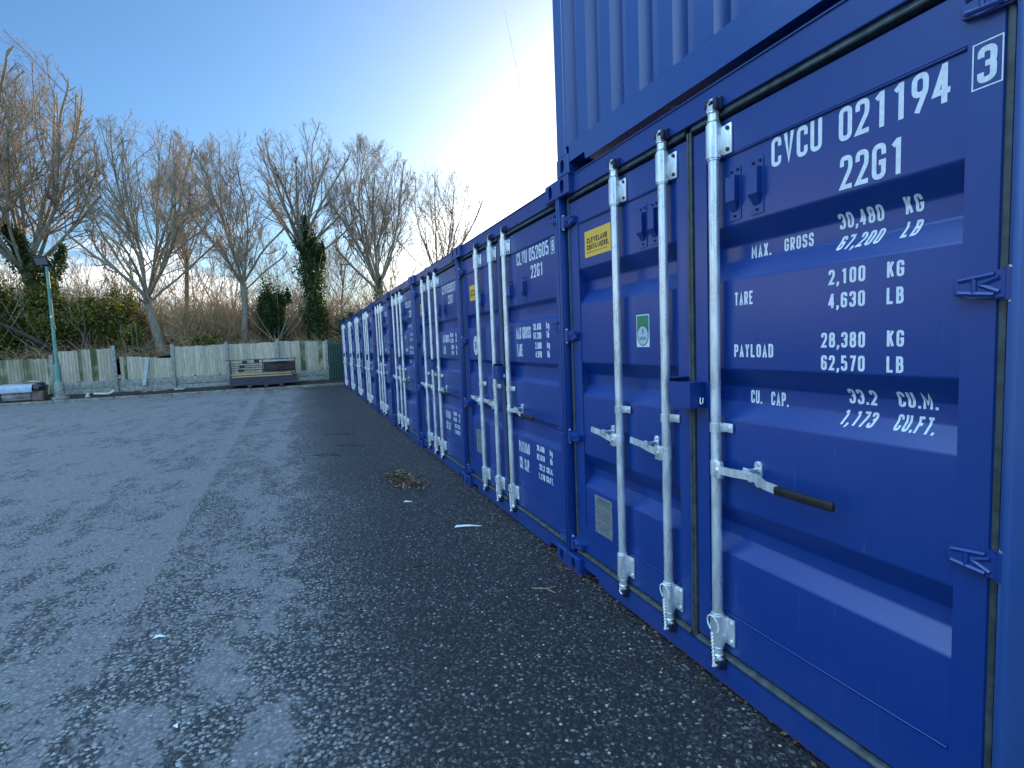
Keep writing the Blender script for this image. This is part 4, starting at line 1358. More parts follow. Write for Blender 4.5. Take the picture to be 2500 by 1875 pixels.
ordn = ['lowest', 'second from bottom', 'middle', 'second from top', 'topmost']
boards_stack('decking_board', lambda r, k: ordn[r] + (' grey blue decking board at the front of the pallet stack' if k else ' grey blue decking board hidden at the back of the pallet stack'), 'decking boards stacked on the pallet', 'grey_deck', 5, -21.5, -4.28, -1.82, .235, 2, .45, .062, 4)
boards_stack('timber_batten', lambda r, k: ('middle pale sawn batten on top of the decking stack', 'frontmost pale sawn batten on top of the decking stack')[k], 'pale battens on the decking stack', 'timber', 1, -20.78, -4.18, -1.95, .548, 2, .10, .045, 7)
boards_stack('timber_batten', lambda r, k: 'rearmost pale sawn batten, lying higher than the front two on the stack', 'pale battens on the decking stack', 'timber', 1, -21.02, -4.22, -2.05, .62, 1, .10, .05, 8)
boards_stack('old_board', lambda r, k: ('dark old board under the metal rack on the stack', 'dark old board just behind the pale battens')[k], 'dark old boards on the decking stack', 'old_timber', 1, -21.5, -4.30, -1.9, .548, 2, .33, .055, 11)
rack = empty('metal_rack', (-21.2, -3.1, .60))
tag(rack, 'dark metal rack of thin rails standing on the decking stack against the fence', 'rack')
for y in (-1.16, .02, 1.26):
    mb = MB(); mb.box(-.03, .0, y - .02, y + .02, 0, .64); mb.build('upright', 'old_timber', rack)
for z, ya, yb in ((.62, -1.34, 1.32), (.47, -1.22, .05), (.38, -1.22, -.05), (.30, -1.2, .0), (.20, -1.2, 1.2)):
    mb = MB(); mb.box(.0, .035, ya, yb, z, z + .028); mb.build('rail', 'old_timber', rack)
for y0, z0 in ((-.75, .48), (-.30, .50), (-.9, .14), (-.85, .30), (.62, .28), (.35, .12)):
    mb = MB(); mb.box(-.06, .02, y0, y0 + .2, z0, z0 + .12, .006); mb.build('bracket_block', 'black', rack)
mb = MB(); mb.box(-.07, -.045, .05, 1.25, .10, .52); mb.build('back_panel', 'old_timber', rack)
mb = MB()
for k in range(9):
    a0 = .30 + k * .078
    mb.add([(-.10, a0, .66), (-.10, a0 + .04, .685), (-.10, a0 + .078, .66), (.16, a0, .52), (.16, a0 + .04, .545), (.16, a0 + .078, .52)], [(0, 1, 4, 3), (1, 2, 5, 4)])
mb.v = [(x - 21.2, y - 3.1, z + .60) for x, y, z in mb.v]
tag(mb.build('corrugated_sheet', 'sheet_metal', fix=False), 'pale corrugated metal sheet lying over the dark rack', 'metal sheet')

# ------------------------------------------------------------------ rubbish at the left end
tub = empty('plastic_tub', (-20.95, -10.97, .13))
tag(tub, 'large dirty grey tub under the blue sheet beside the lamp post', 'tub')
mb = MB()
n = 10
sec = [(-.22 - .03, 0.0), (-.27, .10), (-.29, .29), (.24, .29), (.27, .16), (.20, .03), (.14, 0)]
vs = []
for y in (-.44, .36):
    vs += [(a, y, b) for a, b in sec]
m_ = len(sec)
mb.add(vs, [tuple(range(m_)), tuple(reversed(range(m_, 2 * m_)))] + [(i, (i + 1) % m_, (i + 1) % m_ + m_, i + m_) for i in range(m_)])
mb.build('body', 'tank_grey', tub)
mb = MB(); mb.box(-.32, .30, -.48, .40, .285, .305, .006); mb.build('rim', 'tank_grey', tub)
def lump(name, m, c, size, seed, n=18, amp=.25, parent=None, smooth=True):
    rng = np.random.RandomState(seed)
    bm = bmesh.new()
    bmesh.ops.create_icosphere(bm, subdivisions=3, radius=1)
    ph = rng.uniform(0, 6.28, (6, 3)); fr = rng.uniform(1.2, 5, (6, 3))
    for v in bm.verts:
        d = 1 + amp * sum(math.sin(v.co.x * fr[i, 0] + ph[i, 0]) * math.sin(v.co.y * fr[i, 1] + ph[i, 1]) * math.sin(v.co.z * fr[i, 2] + ph[i, 2]) for i in range(6))
        v.co *= d
        v.co.z = max(v.co.z, -.75)
        v.co = Vector((c[0] + v.co.x * size[0], c[1] + v.co.y * size[1], c[2] + v.co.z * size[2]))
    me = bpy.data.meshes.new(name)
    bm.to_mesh(me); bm.free()
    me.materials.append(M[m])
    if smooth:
        me.shade_smooth()
    o = bpy.data.objects.new(name, me)
    col.objects.link(o)
    o.parent = parent
    return o
mb = MB()
vs, fs = [], []
ny = 14
for i in range(ny + 1):
    y = -11.43 + i * .90 / ny
    w = .012 * math.sin(i * 2.3)
    vs += [(-21.28, y, .70 + w), (-20.78, y, .71 + w * .6), (-20.70, y, .69 - w), (-20.62, y, .56 + w), (-20.63, y, .44 + w * .8)]
for i in range(ny):
    for k in range(4):
        fs.append((i * 5 + k, i * 5 + k + 1, (i + 1) * 5 + k + 1, (i + 1) * 5 + k))
mb.add(vs, fs)
o = mb.build('plastic_sheet', 'tank_blue', fix=False, smooth=40)
tag(o, 'shiny blue film sheet draped over the grey tub', 'plastic sheet')
for i, (c, s, sd_, lab) in enumerate((((-20.95, -10.42, .60), (.26, .24, .16), 3, 'black bin bag on top of the brown sack, right of the blue sheet'), ((-21.0, -11.62, .52), (.25, .22, .24), 5, 'black bin bag at the left edge behind the tub'))):
    tag(lump('bin_bag', 'bag', c, s, sd_, amp=.18), lab, 'bin bag')
mb = MB(); mb.box(-21.15, -20.72, -10.60, -10.26, .12, .46, .02)
tag(mb.build('cardboard_box', 'card', smooth=40), 'brown stained box between the tub and the lamp post', 'box')
mb = MB(); mb.box(-21.35, -20.85, -11.55, -10.45, .725, .745, .004)
mb.v = [(a, b, c + .02 * math.sin(b * 5)) for a, b, c in mb.v]
tag(mb.build('panel_board', 'grey_timber'), 'pale board lying across the top of the tub', 'board')
mb = MB(); mb.box(-21.40, -21.10, -11.22, -10.98, .75, .83, .005)
tag(mb.build('foam_block', 'concrete'), 'grey block lying on the board on top of the tub', 'block')
mb = MB()
mb.add([(-21.3, -10.95, .765), (-21.0, -10.95, .765), (-21.3, -10.75, .83), (-21.0, -10.75, .82), (-21.3, -10.55, .80), (-21.0, -10.55, .80), (-21.3, -10.38, .815), (-21.0, -10.4, .80)], [(0, 1, 3, 2), (2, 3, 5, 4), (4, 5, 7, 6)])
mb.v += [(a, b, c - .02) for a, b, c in mb.v]
mb.f += [(8, 10, 11, 9), (10, 12, 13, 11), (12, 14, 15, 13), (1, 9, 11, 3), (3, 11, 13, 5), (5, 13, 15, 7)]
tag(mb.build('fibre_mat', 'grey_timber'), 'crumpled pale mat lying on the pile beside the bin bag', 'mat')

mb = MB()
mb.tube([(-20.86, -8.80, .235), (-20.84, -8.42, .21), (-20.84, -8.33, .215), (-20.86, -8.24, .26), (-20.90, -8.18, .31)], .038, 12)
tag(mb.build('waste_pipe', 'pvc', smooth=40), 'off-white plastic pipe with an elbow lying on the soil by the kerb', 'pipe')
mb = MB()
mb.tube([(-20.85, -9.00, .13), (-20.85, -9.00, .17), (-20.85, -8.99, .18), (-20.85, -8.98, .27), (-20.85, -8.98, .28)], [.075, .07, .045, .05, .035], 14)
tag(mb.build('pipe_fitting', 'pvc', smooth=40), 'small white plastic fitting on the soil left of the pipe', 'fitting')
mb = MB(); mb.box(-21.35, -21.10, -6.28, -5.92, .18, .25, .006)
tag(mb.build('plastic_tray', 'sheet_metal'), 'pale blue tray on the soil at the foot of the fence', 'tray')
rng = random.Random(12)
for i, P in enumerate(([(-21.1, -7.42, .20), (-21.1, -7.1, .22), (-21.15, -6.9, .19), (-21.1, -6.5, .21)], [(-20.95, -7.3, .17), (-20.98, -7.05, .24), (-20.95, -6.86, .17)], [(-21.2, -7.1, .2), (-21.22, -6.7, .21), (-21.2, -6.4, .23)])):
    mb = MB(); mb.tube(P, .011, 6)
    tag(mb.build('stick', 'twig_brown', smooth=True), ('long dry stick on the soil below the low fence panel', 'short bent stick on the soil below the leaning plank', 'thin dry stick lying near the pale blue tray')[i], 'stick')

# ------------------------------------------------------------------ things lying in the yard
mb = MB()
mb.add([(-.56, -.93, .006), (-.50, -.99, .004), (-.34, -.80, .012), (-.30, -.72, .006), (-.42, -.84, .022)], [(0, 1, 4), (1, 2, 4), (2, 3, 4), (3, 0, 4)])
def scrap(name, cx, cy, L, Wd, rz, m, label, cat='litter', curl=.012):
    mb = MB()
    c, s = math.cos(rz), math.sin(rz)
    P = [(-.5, -.4, .003), (-.45, .45, .006), (0, .3, curl), (0, -.35, curl * .8), (.5, .05, .004), (.42, -.1, .003)]
    vs = [(cx + (a * L) * c - (b * Wd) * s, cy + (a * L) * s + (b * Wd) * c, z) for a, b, z in P]
    mb.add(vs, [(0, 3, 2, 1), (3, 5, 4, 2)])
    return tag(mb.build(name, m, fix=False), label, cat)
scrap('paper_scrap', -1.12, -.37, .24, .06, 1.15, 'paper', 'white wedge of paper on the tarmac before the second container')
scrap('paper_scrap', -2.1, -.70, .09, .05, 1.0, 'paper', 'small white scrap beyond the wedge of paper', curl=.006)
scrap('leaf', -.50, -.93, .09, .045, 1.1, 'litter', 'pale fallen leaf on the tarmac in the middle of the yard', 'leaf')
scrap('paper_scrap', -.21, -2.44, .065, .04, 1.3, 'paper', 'crumpled white scrap on the tarmac near the paving joint')
scrap('paper_scrap', .66, -2.20, .032, .022, .5, 'paper', 'tiny white chip on the tarmac at the near left', curl=.008)

def scatter_leaves(name, c, rx, ry, n, size, m, seed, label=None, zf=lambda x, y: 0.004, kind='stuff', rise=.03, rot=0):
    rng = np.random.RandomState(seed)
    a = rng.normal(0, .42, (n, 2))
    if rot:
        cs, sn = math.cos(rot), math.sin(rot)
        px = c[0] + a[:, 0] * rx * cs - a[:, 1] * ry * sn
        py = c[1] + a[:, 0] * rx * sn + a[:, 1] * ry * cs
    else:
        px, py = c[0] + a[:, 0] * rx, c[1] + a[:, 1] * ry
    pz = np.array([zf(x, y) for x, y in zip(px, py)]) + rng.rand(n) * rise
    return leaves(name, np.stack([px, py, pz], 1), size, m, rng, None, flat=.75, kind=kind, label=label)
def leaves(name, P, size, m, rng, parent, flat=0.0, kind=None, label=None):
    n = len(P)
    d = rng.normal(size=(n, 3)); d /= np.linalg.norm(d, axis=1, keepdims=True)
    nrm = rng.normal(size=(n, 3)); nrm[:, 2] += flat * 4
    u = np.cross(d, nrm); u /= np.linalg.norm(u, axis=1, keepdims=True) + 1e-9
    w = np.cross(nrm, u); w /= np.linalg.norm(w, axis=1, keepdims=True) + 1e-9
    s = size * (0.6 + .8 * rng.rand(n, 1))
    V = np.stack([P - u * s, P + w * s * .62, P + u * s, P - w * s * .62], 1).reshape(-1, 3)
    me = bpy.data.meshes.new(name)
    me.from_pydata(V.tolist(), [], np.arange(4 * n).reshape(-1, 4).tolist())
    at = me.attributes.new('tone', 'FLOAT', 'FACE')
    at.data.foreach_set('value', np.clip(rng.beta(1.3, 2.2, n), 0, 1))
    me.materials.append(M[m])
    o = bpy.data.objects.new(name, me)
    col.objects.link(o)
    o.parent = parent
    if kind:
        tag(o, label, kind=kind)
    return o
scatter_leaves('leaf_litter', (-2.95, -.58), .62, .24, 360, .022, 'litter', 2, 'heap of brown dead leaves and twigs on the tarmac', rise=.05, rot=.25)
rngl = np.random.RandomState(4)
n = 2600
lx = -rngl.rand(n) * 21.5 + 2.2
lx = np.where(rngl.rand(n) < .4, np.round(lx / 2.438) * 2.438 + rngl.normal(0, .22, n), lx)
P = np.stack([lx, .06 - rngl.exponential(.07, n) * (1 + .5 * np.sin(lx * 3)), .004 + rngl.rand(n) * .012], 1)
leaves('leaf_litter', P, .011, 'litter', rngl, None, flat=.8, kind='stuff', label='dead leaves caught along the foot of the containers')
P = np.stack([-20.3 + rngl.normal(0, .25, 400) + .0, -1.2 + rngl.normal(0, 1.6, 400), np.full(400, .01) + rngl.rand(400) * .01], 1)
P = P[(P[:, 0] > KX + .03)]
leaves('leaf_litter', P, .02, 'litter', rngl, None, flat=.8, kind='stuff', label='dead leaves in the far corner along the kerb')
def twigs_mesh(name, lines, rad, m, parent=None, sides=4):
    mb = MB()
    for L_, r_ in zip(lines, rad):
        mb.tube(L_, r_, sides)
    return mb.build(name, m, parent, fix=False)
rng = random.Random(8)
for i, (x, y, a, L_, lab) in enumerate(((-6.9, -1.05, 1.1, .55, 'forked dark twig on the tarmac before the fourth container'), (-5.6, -.95, .9, .5, 'short dark twig with a pale scrap beside it'),
                                    (-5.0, -1.35, 1.0, .42, 'dark twig lying nearest the leaf heap'), (.25, -.30, .7, .16, 'tiny pale twig on the tarmac before the nearest container'))):
    c, s = math.cos(a), math.sin(a)
    lines = [[(x - c * L_ / 2, y - s * L_ / 2, .012), (x, y + .02, .02), (x + c * L_ / 2, y + s * L_ / 2, .010)], [(x, y + .02, .02), (x + c * L_ * .3 - s * .08, y + s * L_ * .3 + c * .08, .014)]]
    tag(twigs_mesh('twig', lines, (.007 if i < 3 else .0025, .005 if i < 3 else .002), 'old_timber' if i < 3 else 'twig_brown'), lab, 'twig')

# ------------------------------------------------------------------ trees
def tubes(P, rad, sides, name, m, parent):
    """P (N,K,3), rad (N,K)"""
    Nn, K, _ = P.shape
    d = np.empty_like(P)
    d[:, 1:-1] = P[:, 2:] - P[:, :-2]; d[:, 0] = P[:, 1] - P[:, 0]; d[:, -1] = P[:, -1] - P[:, -2]
    d /= np.linalg.norm(d, axis=2, keepdims=True) + 1e-9
    ref = np.where(np.abs(d[:, :1, 2:3]) < .85, np.array([0, 0, 1.0]), np.array([1.0, 0, 0]))
    u = np.cross(d, np.broadcast_to(ref, d.shape)); u /= np.linalg.norm(u, axis=2, keepdims=True) + 1e-9
    w = np.cross(d, u)
    ang = 2 * np.pi * np.arange(sides) / sides
    V = P[:, :, None, :] + (u[:, :, None, :] * np.cos(ang)[None, None, :, None] + w[:, :, None, :] * np.sin(ang)[None, None, :, None]) * rad[:, :, None, None]
    idx = np.arange(Nn * K * sides).reshape(Nn, K, sides)
    a = idx[:, :-1, :]; b = np.roll(idx, -1, 2)[:, :-1, :]
    c = np.roll(idx, -1, 2)[:, 1:, :]; e = idx[:, 1:, :]
    F = np.stack([a, b, c, e], -1).reshape(-1, 4)
    return V.reshape(-1, 3), F
def mesh_from(name, chunks, m, parent):
    Vs, Fs, n = [], [], 0
    for V, F in chunks:
        Vs.append(V); Fs.append(F + n); n += len(V)
    V = np.concatenate(Vs); F = np.concatenate(Fs)
    me = bpy.data.meshes.new(name)
    me.vertices.add(len(V)); me.vertices.foreach_set('co', V.ravel())
    me.loops.add(len(F) * 4); me.loops.foreach_set('vertex_index', F.ravel())
    me.polygons.add(len(F)); me.polygons.foreach_set('loop_start', np.arange(len(F)) * 4)
    me.polygons.foreach_set('loop_total', np.full(len(F), 4))
    me.update(calc_edges=True)
    me.shade_smooth()
    me.materials.append(M[m])
    o = bpy.data.objects.new(name, me)
    col.objects.link(o)
    o.parent = parent
    return o
def grow(rng, start, dirn, length, steps, wob, up, env):
    """vectorised curved shoots: start (N,3), dirn (N,3), length (N,)"""
    Nn = len(start)
    P = np.empty((Nn, steps + 1, 3)); P[:, 0] = start
    d = dirn / np.linalg.norm(dirn, axis=1, keepdims=True)
    alive = np.ones(Nn)
    for k in range(steps):
        d = d + rng.normal(0, wob, (Nn, 3)) + np.array([0, 0, up])
        d /= np.linalg.norm(d, axis=1, keepdims=True)
        st = (length / steps)[:, None] * d
        Q = P[:, k] + st
        if env is not None:
            c, r = env
            e = (((Q - c) / r) ** 2).sum(1)
            alive = np.where(e > rng.uniform(.85, 1.15, Nn), alive * .35, alive)
        P[:, k + 1] = P[:, k] + st * alive[:, None]
    return P
def spawn(rng, P, rad, per, tmin, ang, lenf, steps, wob, up, env, rscale, rmin):
    """children along parents"""
    Nn, K, _ = P.shape
    n = Nn * per
    pi = np.repeat(np.arange(Nn), per)
    t = tmin + (1 - tmin) * (np.tile(np.arange(per), Nn) + rng.rand(n)) / per
    x = t * (K - 1); i = np.minimum(x.astype(int), K - 2); f = (x - i)[:, None]
    s = P[pi, i] * (1 - f) + P[pi, i + 1] * f
    d = P[pi, i + 1] - P[pi, i]
    L = np.linalg.norm(P[:, 1:] - P[:, :-1], axis=2).sum(1)[pi]
    keep = np.linalg.norm(d, axis=1) > 1e-3
    s, d, t, L, pi, i = s[keep], d[keep], t[keep], L[keep], pi[keep], i[keep]
    d /= np.linalg.norm(d, axis=1, keepdims=True)
    r = rng.normal(size=d.shape); side = np.cross(d, r); side /= np.linalg.norm(side, axis=1, keepdims=True)
    a = np.radians(rng.normal(ang, ang * .22, len(d)))[:, None]
    nd = d * np.cos(a) + side * np.sin(a)
    ln = L * lenf * (1.15 - .75 * t) * rng.uniform(.6, 1.3, len(d))
    C = grow(rng, s, nd, ln, steps, wob, up, env)
    r0 = np.maximum(rad[pi, i] * rscale, rmin)
    rr = r0[:, None] * np.linspace(1, .55, steps + 1)[None]
    return C, np.maximum(rr, rmin * .7)

def bare_tree(name, label, base, fork, env, seed, r0=.2, limbs=7, spread=30, dens=1.0, lean=(0, 0), group='bare trees behind the fence', leader=True, minr=.0060, cat='tree', levels=5, m='bark'):
    rng = np.random.RandomState(seed)
    root = empty(name, base)
    B = np.array([0, 0, -.3])
    fk = np.array([fork[0] - base[0], fork[1] - base[1], fork[2] - base[2]])
    ec = np.array(env[0]) - np.array(base); er = np.array(env[1])
    ts = np.linspace(0, 1, 7)
    T = B[None] + (fk - B)[None] * ts[:, None] + np.stack([.05 * np.sin(ts * 5 + seed), .06 * np.sin(ts * 4 + seed * 2), ts * 0], 1)
    T[-1] = fk; T[0] = B
    trad = r0 * np.array([1.35, 1.12, 1.0, .95, .9, .86, .80])
    chunks_t = [tubes(T[None], trad[None], 12, '', m, None)]
    # main limbs fan out of the fork
    az = np.arange(limbs) * 2.39996 + rng.rand() * 6
    sp = np.radians(spread * (.35 + .95 * rng.rand(limbs)))
    if leader:
        sp[0] = .06
    D = np.stack([np.sin(sp) * np.cos(az), np.sin(sp) * np.sin(az), np.cos(sp)], 1)
    S = T[-1][None] - np.array([0, 0, 1.0])[None] * (rng.rand(limbs, 1) * np.linalg.norm(fk) * .16)
    S[0] = T[-1]
    top = ec[2] + er[2]
    LN = (top - S[:, 2]) * rng.uniform(.85, 1.15, limbs) / np.maximum(np.cos(sp), .6)
    A = grow(rng, S, D, LN, 14, .085, .045, (ec, er))
    rA = (r0 * rng.uniform(.22, .42, (limbs, 1))) * np.linspace(1, .14, 15)[None] ** .8
    rA = np.maximum(rA, .012)
    chunks_t.append(tubes(A, rA, 7, '', m, None))
    Bc, rB = spawn(rng, A, rA, int(14 * dens), .12, 34, .52, 9, .10, .055, (ec, er), .48, .010)
    chunks_t.append(tubes(Bc, rB, 5, '', m, None))
    mesh_from('trunk', chunks_t, m, root)
    Cc, rC = spawn(rng, Bc, rB, int(9 * dens), .15, 36, .50, 6, .12, .07, (ec, er), .55, minr)
    ch = [tubes(Cc, rC, 4, '', m, None)]
    if levels >= 4:
        Dd, rD = spawn(rng, Cc, rC, max(3, int(5.0 * dens)), .15, 36, .60, 4, .13, .08, (ec, er * 1.04), .6, minr * .85)
        ch.append(tubes(Dd, rD, 3, '', m, None))
        if levels >= 5:
            Ee, rE = spawn(rng, Dd, rD, 2, .15, 34, .65, 3, .12, .10, (ec, er * 1.08), .75, minr * .72)
            ch.append(tubes(Ee, rE, 3, '', m, None))
    mesh_from('crown', ch, 'twig', root)
    tag(root, label, cat, group)
    return root
def ivy_on(root, pts, rads, n, seed, size=.055, m='ivy'):
    """leaves wrapped round a line of stem points (local to the tree)"""
    rng = np.random.RandomState(seed)
    pts = np.array(pts); K = len(pts) - 1
    t = rng.rand(n) * K; i = np.minimum(t.astype(int), K - 1); f = (t - i)[:, None]
    c = pts[i] * (1 - f) + pts[i + 1] * f
    r = np.interp(t, np.arange(K + 1), rads)
    wob = 1 + .30 * np.sin(t * 9 + 1) * np.sin(t * 4.1) + .18 * np.sin(t * 23)
    a = rng.rand(n) * 6.283
    lob = 1 + .25 * np.sin(a * 3 + t * 5)
    q = (rng.rand(n) ** .42) * r * wob * lob
    P = c + np.stack([np.cos(a) * q, np.sin(a) * q, rng.normal(0, .12, n)], 1)
    return leaves('ivy', P, size, m, rng, root)

t0 = bare_tree('bare_tree', 'largest bare tree at the left edge with ivy on its stems, behind the lamp post', (-25.0, -11.3, 1.6), (-25.1, -11.9, 5.2), ((-25.3, -12.2, 9.7), (3.0, 3.2, 5.2)), 11, .24, 15, 32, 1.1)
ivy_on(t0, [(0, 0, 0), (0, -.1, 2.2), (-.05, -.4, 3.6), (-.1, -.8, 4.8), (-.1, -1.2, 5.6)], [.55, .6, .55, .4, .12], 6500, 1)
ivy_on(t0, [(0, -.1, 2.6), (.1, .4, 3.8), (.15, .75, 4.6)], [.35, .35, .10], 2200, 2)
bare_tree('bare_tree', 'tall bare tree cut by the left edge of the view', (-24.4, -14.4, 1.6), (-24.4, -14.0, 5.0), ((-24.5, -13.6, 9.9), (2.6, 3.0, 5.6)), 12, .22, 14, 34, 1.1)
bare_tree('bare_tree', 'bare tree with smooth grey trunk and wide fan crown behind the low fence panel', (-24.2, -7.22, 1.6), (-24.2, -7.55, 4.1), ((-24.3, -7.3, 7.9), (2.5, 2.65, 4.0)), 13, .20, 16, 42, 1.1)
bare_tree('bare_tree', 'slender bare tree between the two smooth grey trunks', (-27.4, -6.7, 1.7), (-27.4, -6.5, 6.2), ((-27.4, -6.1, 8.9), (1.7, 1.7, 3.6)), 14, .11, 9, 26, 1.0)
t2 = bare_tree('bare_tree', 'bare tree with a straight grey trunk behind the left end of the decking stack', (-24.5, -3.98, 1.6), (-24.5, -3.85, 4.7), ((-24.5, -3.7, 8.2), (2.0, 2.2, 3.4)), 15, .16, 12, 36, 1.05)
t3 = bare_tree('bare_tree', 'bare tree with a thick column of ivy on its trunk, near the gate', (-24.6, -.85, 1.6), (-24.6, -1.0, 6.3), ((-24.6, -.95, 8.7), (2.3, 2.5, 3.8)), 16, .18, 13, 44, .95)
ivy_on(t3, [(0, .05, 0), (0, .1, 1.6), (0, 0, 3.0), (0, -.05, 4.4), (0, -.1, 5.3), (0, -.15, 6.2)], [.62, .50, .50, .58, .42, .06], 13000, 3)
ivy_on(t3, [(0, .1, 3.4), (0, .5, 4.3), (0, .6, 5.0)], [.25, .22, .06], 1600, 4)
t4 = bare_tree('bare_tree', 'bare tree rising over the far containers with a narrow upright crown', (-25.4, 2.4, 1.6), (-25.4, 2.40, 4.8), ((-25.4, 2.45, 8.4), (2.2, 2.4, 3.9)), 17, .18, 13, 34, 1.05)
ivy_on(t4, [(0, 0, 1.2), (0, 0, 2.6), (.0, .05, 3.6)], [.30, .30, .12], 2200, 5, .045)
bare_tree('bare_tree', 'rightmost bare tree, loose crown above the middle of the container row', (-27.6, 6.3, 1.6), (-27.6, 6.2, 5.2), ((-27.6, 6.3, 8.0), (2.6, 2.9, 4.0)), 18, .15, 11, 40, .95)
bare_tree('bare_tree', 'small bare tree between the ivy column tree and the narrow upright one', (-29.0, .9, 1.7), (-29.0, .8, 4.0), ((-29.0, .9, 5.6), (1.8, 1.8, 2.6)), 19, .09, 8, 38, .95)
rng = random.Random(77)
TL_ = ['beyond the far left evergreen shrub', 'behind the ivy stemmed tree at the left', 'behind the broad dark green shrub', 'behind the slender tree', 'left of the straight grey trunk', 'behind the ivy covered stump', 'behind the ivy column tree', 'right of the narrow upright tree', 'behind the rightmost bare tree']
for i, y in enumerate((-15.0, -11.5, -9.2, -6.6, -4.9, -2.4, -.4, 3.6, 6.0)):
    x = -31.5 - rng.uniform(0, 5)
    h = rng.uniform(4.2, 6.6)
    bare_tree('thin_tree', 'thin bare tree in the far thicket, ' + TL_[i], (x, y * 1.12, .9), (x + .1, y * 1.12 + .2, 3.2), ((x, y * 1.12, 2.6 + h * .55), (1.8, 1.9, h * .55)), 30 + i, .09, 6, 38, .85, group='thin trees in the thicket far behind the fence', minr=.010, levels=4)

# evergreen shrubs and bare shrubs on the bank
def shrub(name, label, c, r, n, size, seed, m='holly', cat='shrub', group=None, dead=0):
    rng = np.random.RandomState(seed)
    root = empty(name, (c[0], c[1], bz(c[0], c[1])))
    hz = r[2]
    # clumps
    k = 26
    cc = rng.normal(size=(k, 3)); cc /= np.linalg.norm(cc, axis=1, keepdims=True)
    cc *= (rng.rand(k, 1) ** .4) * rng.uniform(.6, 1.02, (k, 1))
    ci = rng.randint(0, k, n)
    P = cc[ci] + rng.normal(0, .16, (n, 3)) * (0.5 + .8 * rng.rand(k))[ci][:, None]
    P = P * np.array([r[0], r[1], hz]) + np.array([0, 0, hz * .92])
    P[:, 2] = np.maximum(P[:, 2], .02)
    leaves('foliage', P, size, m, rng, root)
    st = np.zeros((9, 3)); st[:, :2] = rng.normal(0, .12, (9, 2))
    dd = rng.normal(0, .45, (9, 3)); dd[:, 2] = 1
    A = grow(rng, st, dd, np.full(9, hz * 1.7), 7, .1, .04, None)
    mesh_from('stem', [tubes(A, np.linspace(.035, .01, 8)[None].repeat(9, 0), 5, '', '', None)], 'bark', root)
    tag(root, label, cat, group)
    return root
shrub('evergreen_shrub', 'dark evergreen shrub at the far left behind the mossy fence', (-23.9, -12.9), (1.1, 1.25, 1.9), 10000, .060, 41)
shrub('evergreen_shrub', 'tall dark evergreen shrub behind the lamp post', (-24.2, -11.2), (1.1, 1.1, 1.85), 10000, .060, 42)
shrub('evergreen_shrub', 'broad dark green shrub right of the lamp post', (-23.9, -9.75), (1.0, 1.15, 1.35), 9500, .058, 43)
shrub('evergreen_shrub', 'yellow green shrub left of the smooth grey trunk', (-24.9, -8.65), (.8, .8, 1.5), 6000, .052, 44)
shrub('evergreen_shrub', 'small green shrub at the foot of the smooth grey trunk', (-23.3, -8.15), (.5, .5, .8), 2200, .05, 45)
s5 = shrub('ivy_clad_stump', 'ivy covered stump between the straight grey trunk and the ivy column tree', (-24.1, -2.62), (.75, .80, 1.85), 9500, .052, 46, 'ivy', 'ivy stump')
shrub('evergreen_shrub', 'low dark shrub behind the fence post left of the decking stack', (-23.2, -5.5), (.5, .8, .42), 2400, .05, 47)
shrub('evergreen_shrub', 'dark ivy bush arching beside the green gate', (-24.2, .75), (.5, .75, .85), 3200, .050, 48, 'ivy')
def bare_shrub(label, c, r, seed, n=60, m='twig_brown'):
    rng = np.random.RandomState(seed)
    z = bz(c[0], c[1])
    root = empty('bare_shrub', (c[0], c[1], z))
    st = np.zeros((n, 3)); st[:, :2] = rng.normal(0, .16, (n, 2)); st[:, 2] = -.05
    dd = rng.normal(0, 1, (n, 3)); dd[:, 2] = rng.uniform(.6, 2.4, n)
    dd[:, 0] *= r[0] / r[1]
    env = (np.array([0, 0, r[2] * .95]), np.array([r[0], r[1], r[2]]))
    A = grow(rng, st, dd, rng.uniform(1.1, 2.3, n) * r[2], 9, .14, -.01, env)
    rA = np.linspace(.020, .009, 10)[None].repeat(n, 0) * rng.uniform(.7, 1.4, (n, 1))
    Bc, rB = spawn(rng, A, rA, 10, .25, 42, .42, 5, .17, .02, env, .7, .0075)
    Cc, rC = spawn(rng, Bc, rB, 5, .2, 42, .5, 3, .17, .02, env, .8, .006)
    mesh_from('stem', [tubes(A, rA, 5, '', '', None)], m, root)
    mesh_from('twigs', [tubes(Bc, rB, 3, '', '', None), tubes(Cc, rC, 3, '', '', None)], m, root)
    tag(root, label, 'shrub')
bare_shrub('large brown leafless shrub above the broad dark green shrub', (-24.7, -9.6), (1.0, 1.6, 1.95), 51, 110)
bare_shrub('brown leafless shrub at the left edge above the evergreens', (-25.0, -12.9), (1.0, 1.5, 2.1), 52, 90)
bare_shrub('brown tangled shrub between the grey trunk and the slender tree', (-24.6, -6.1), (1.0, 1.2, 1.25), 53, 70)
bare_shrub('brown tangled shrub left of the straight grey trunk', (-24.6, -4.9), (1.0, 1.1, 1.2), 54, 70)
bare_shrub('brown tangled shrub right of the straight grey trunk', (-25.4, -3.2), (1.0, 1.1, 1.5), 55, 70)
bare_shrub('brown leafless shrub behind the ivy column tree', (-26.4, -1.6), (.9, 1.1, 1.9), 56, 70)
bare_shrub('brown leafless shrub behind the green gate', (-25.2, 1.3), (.9, 1.1, 1.3), 57, 60)
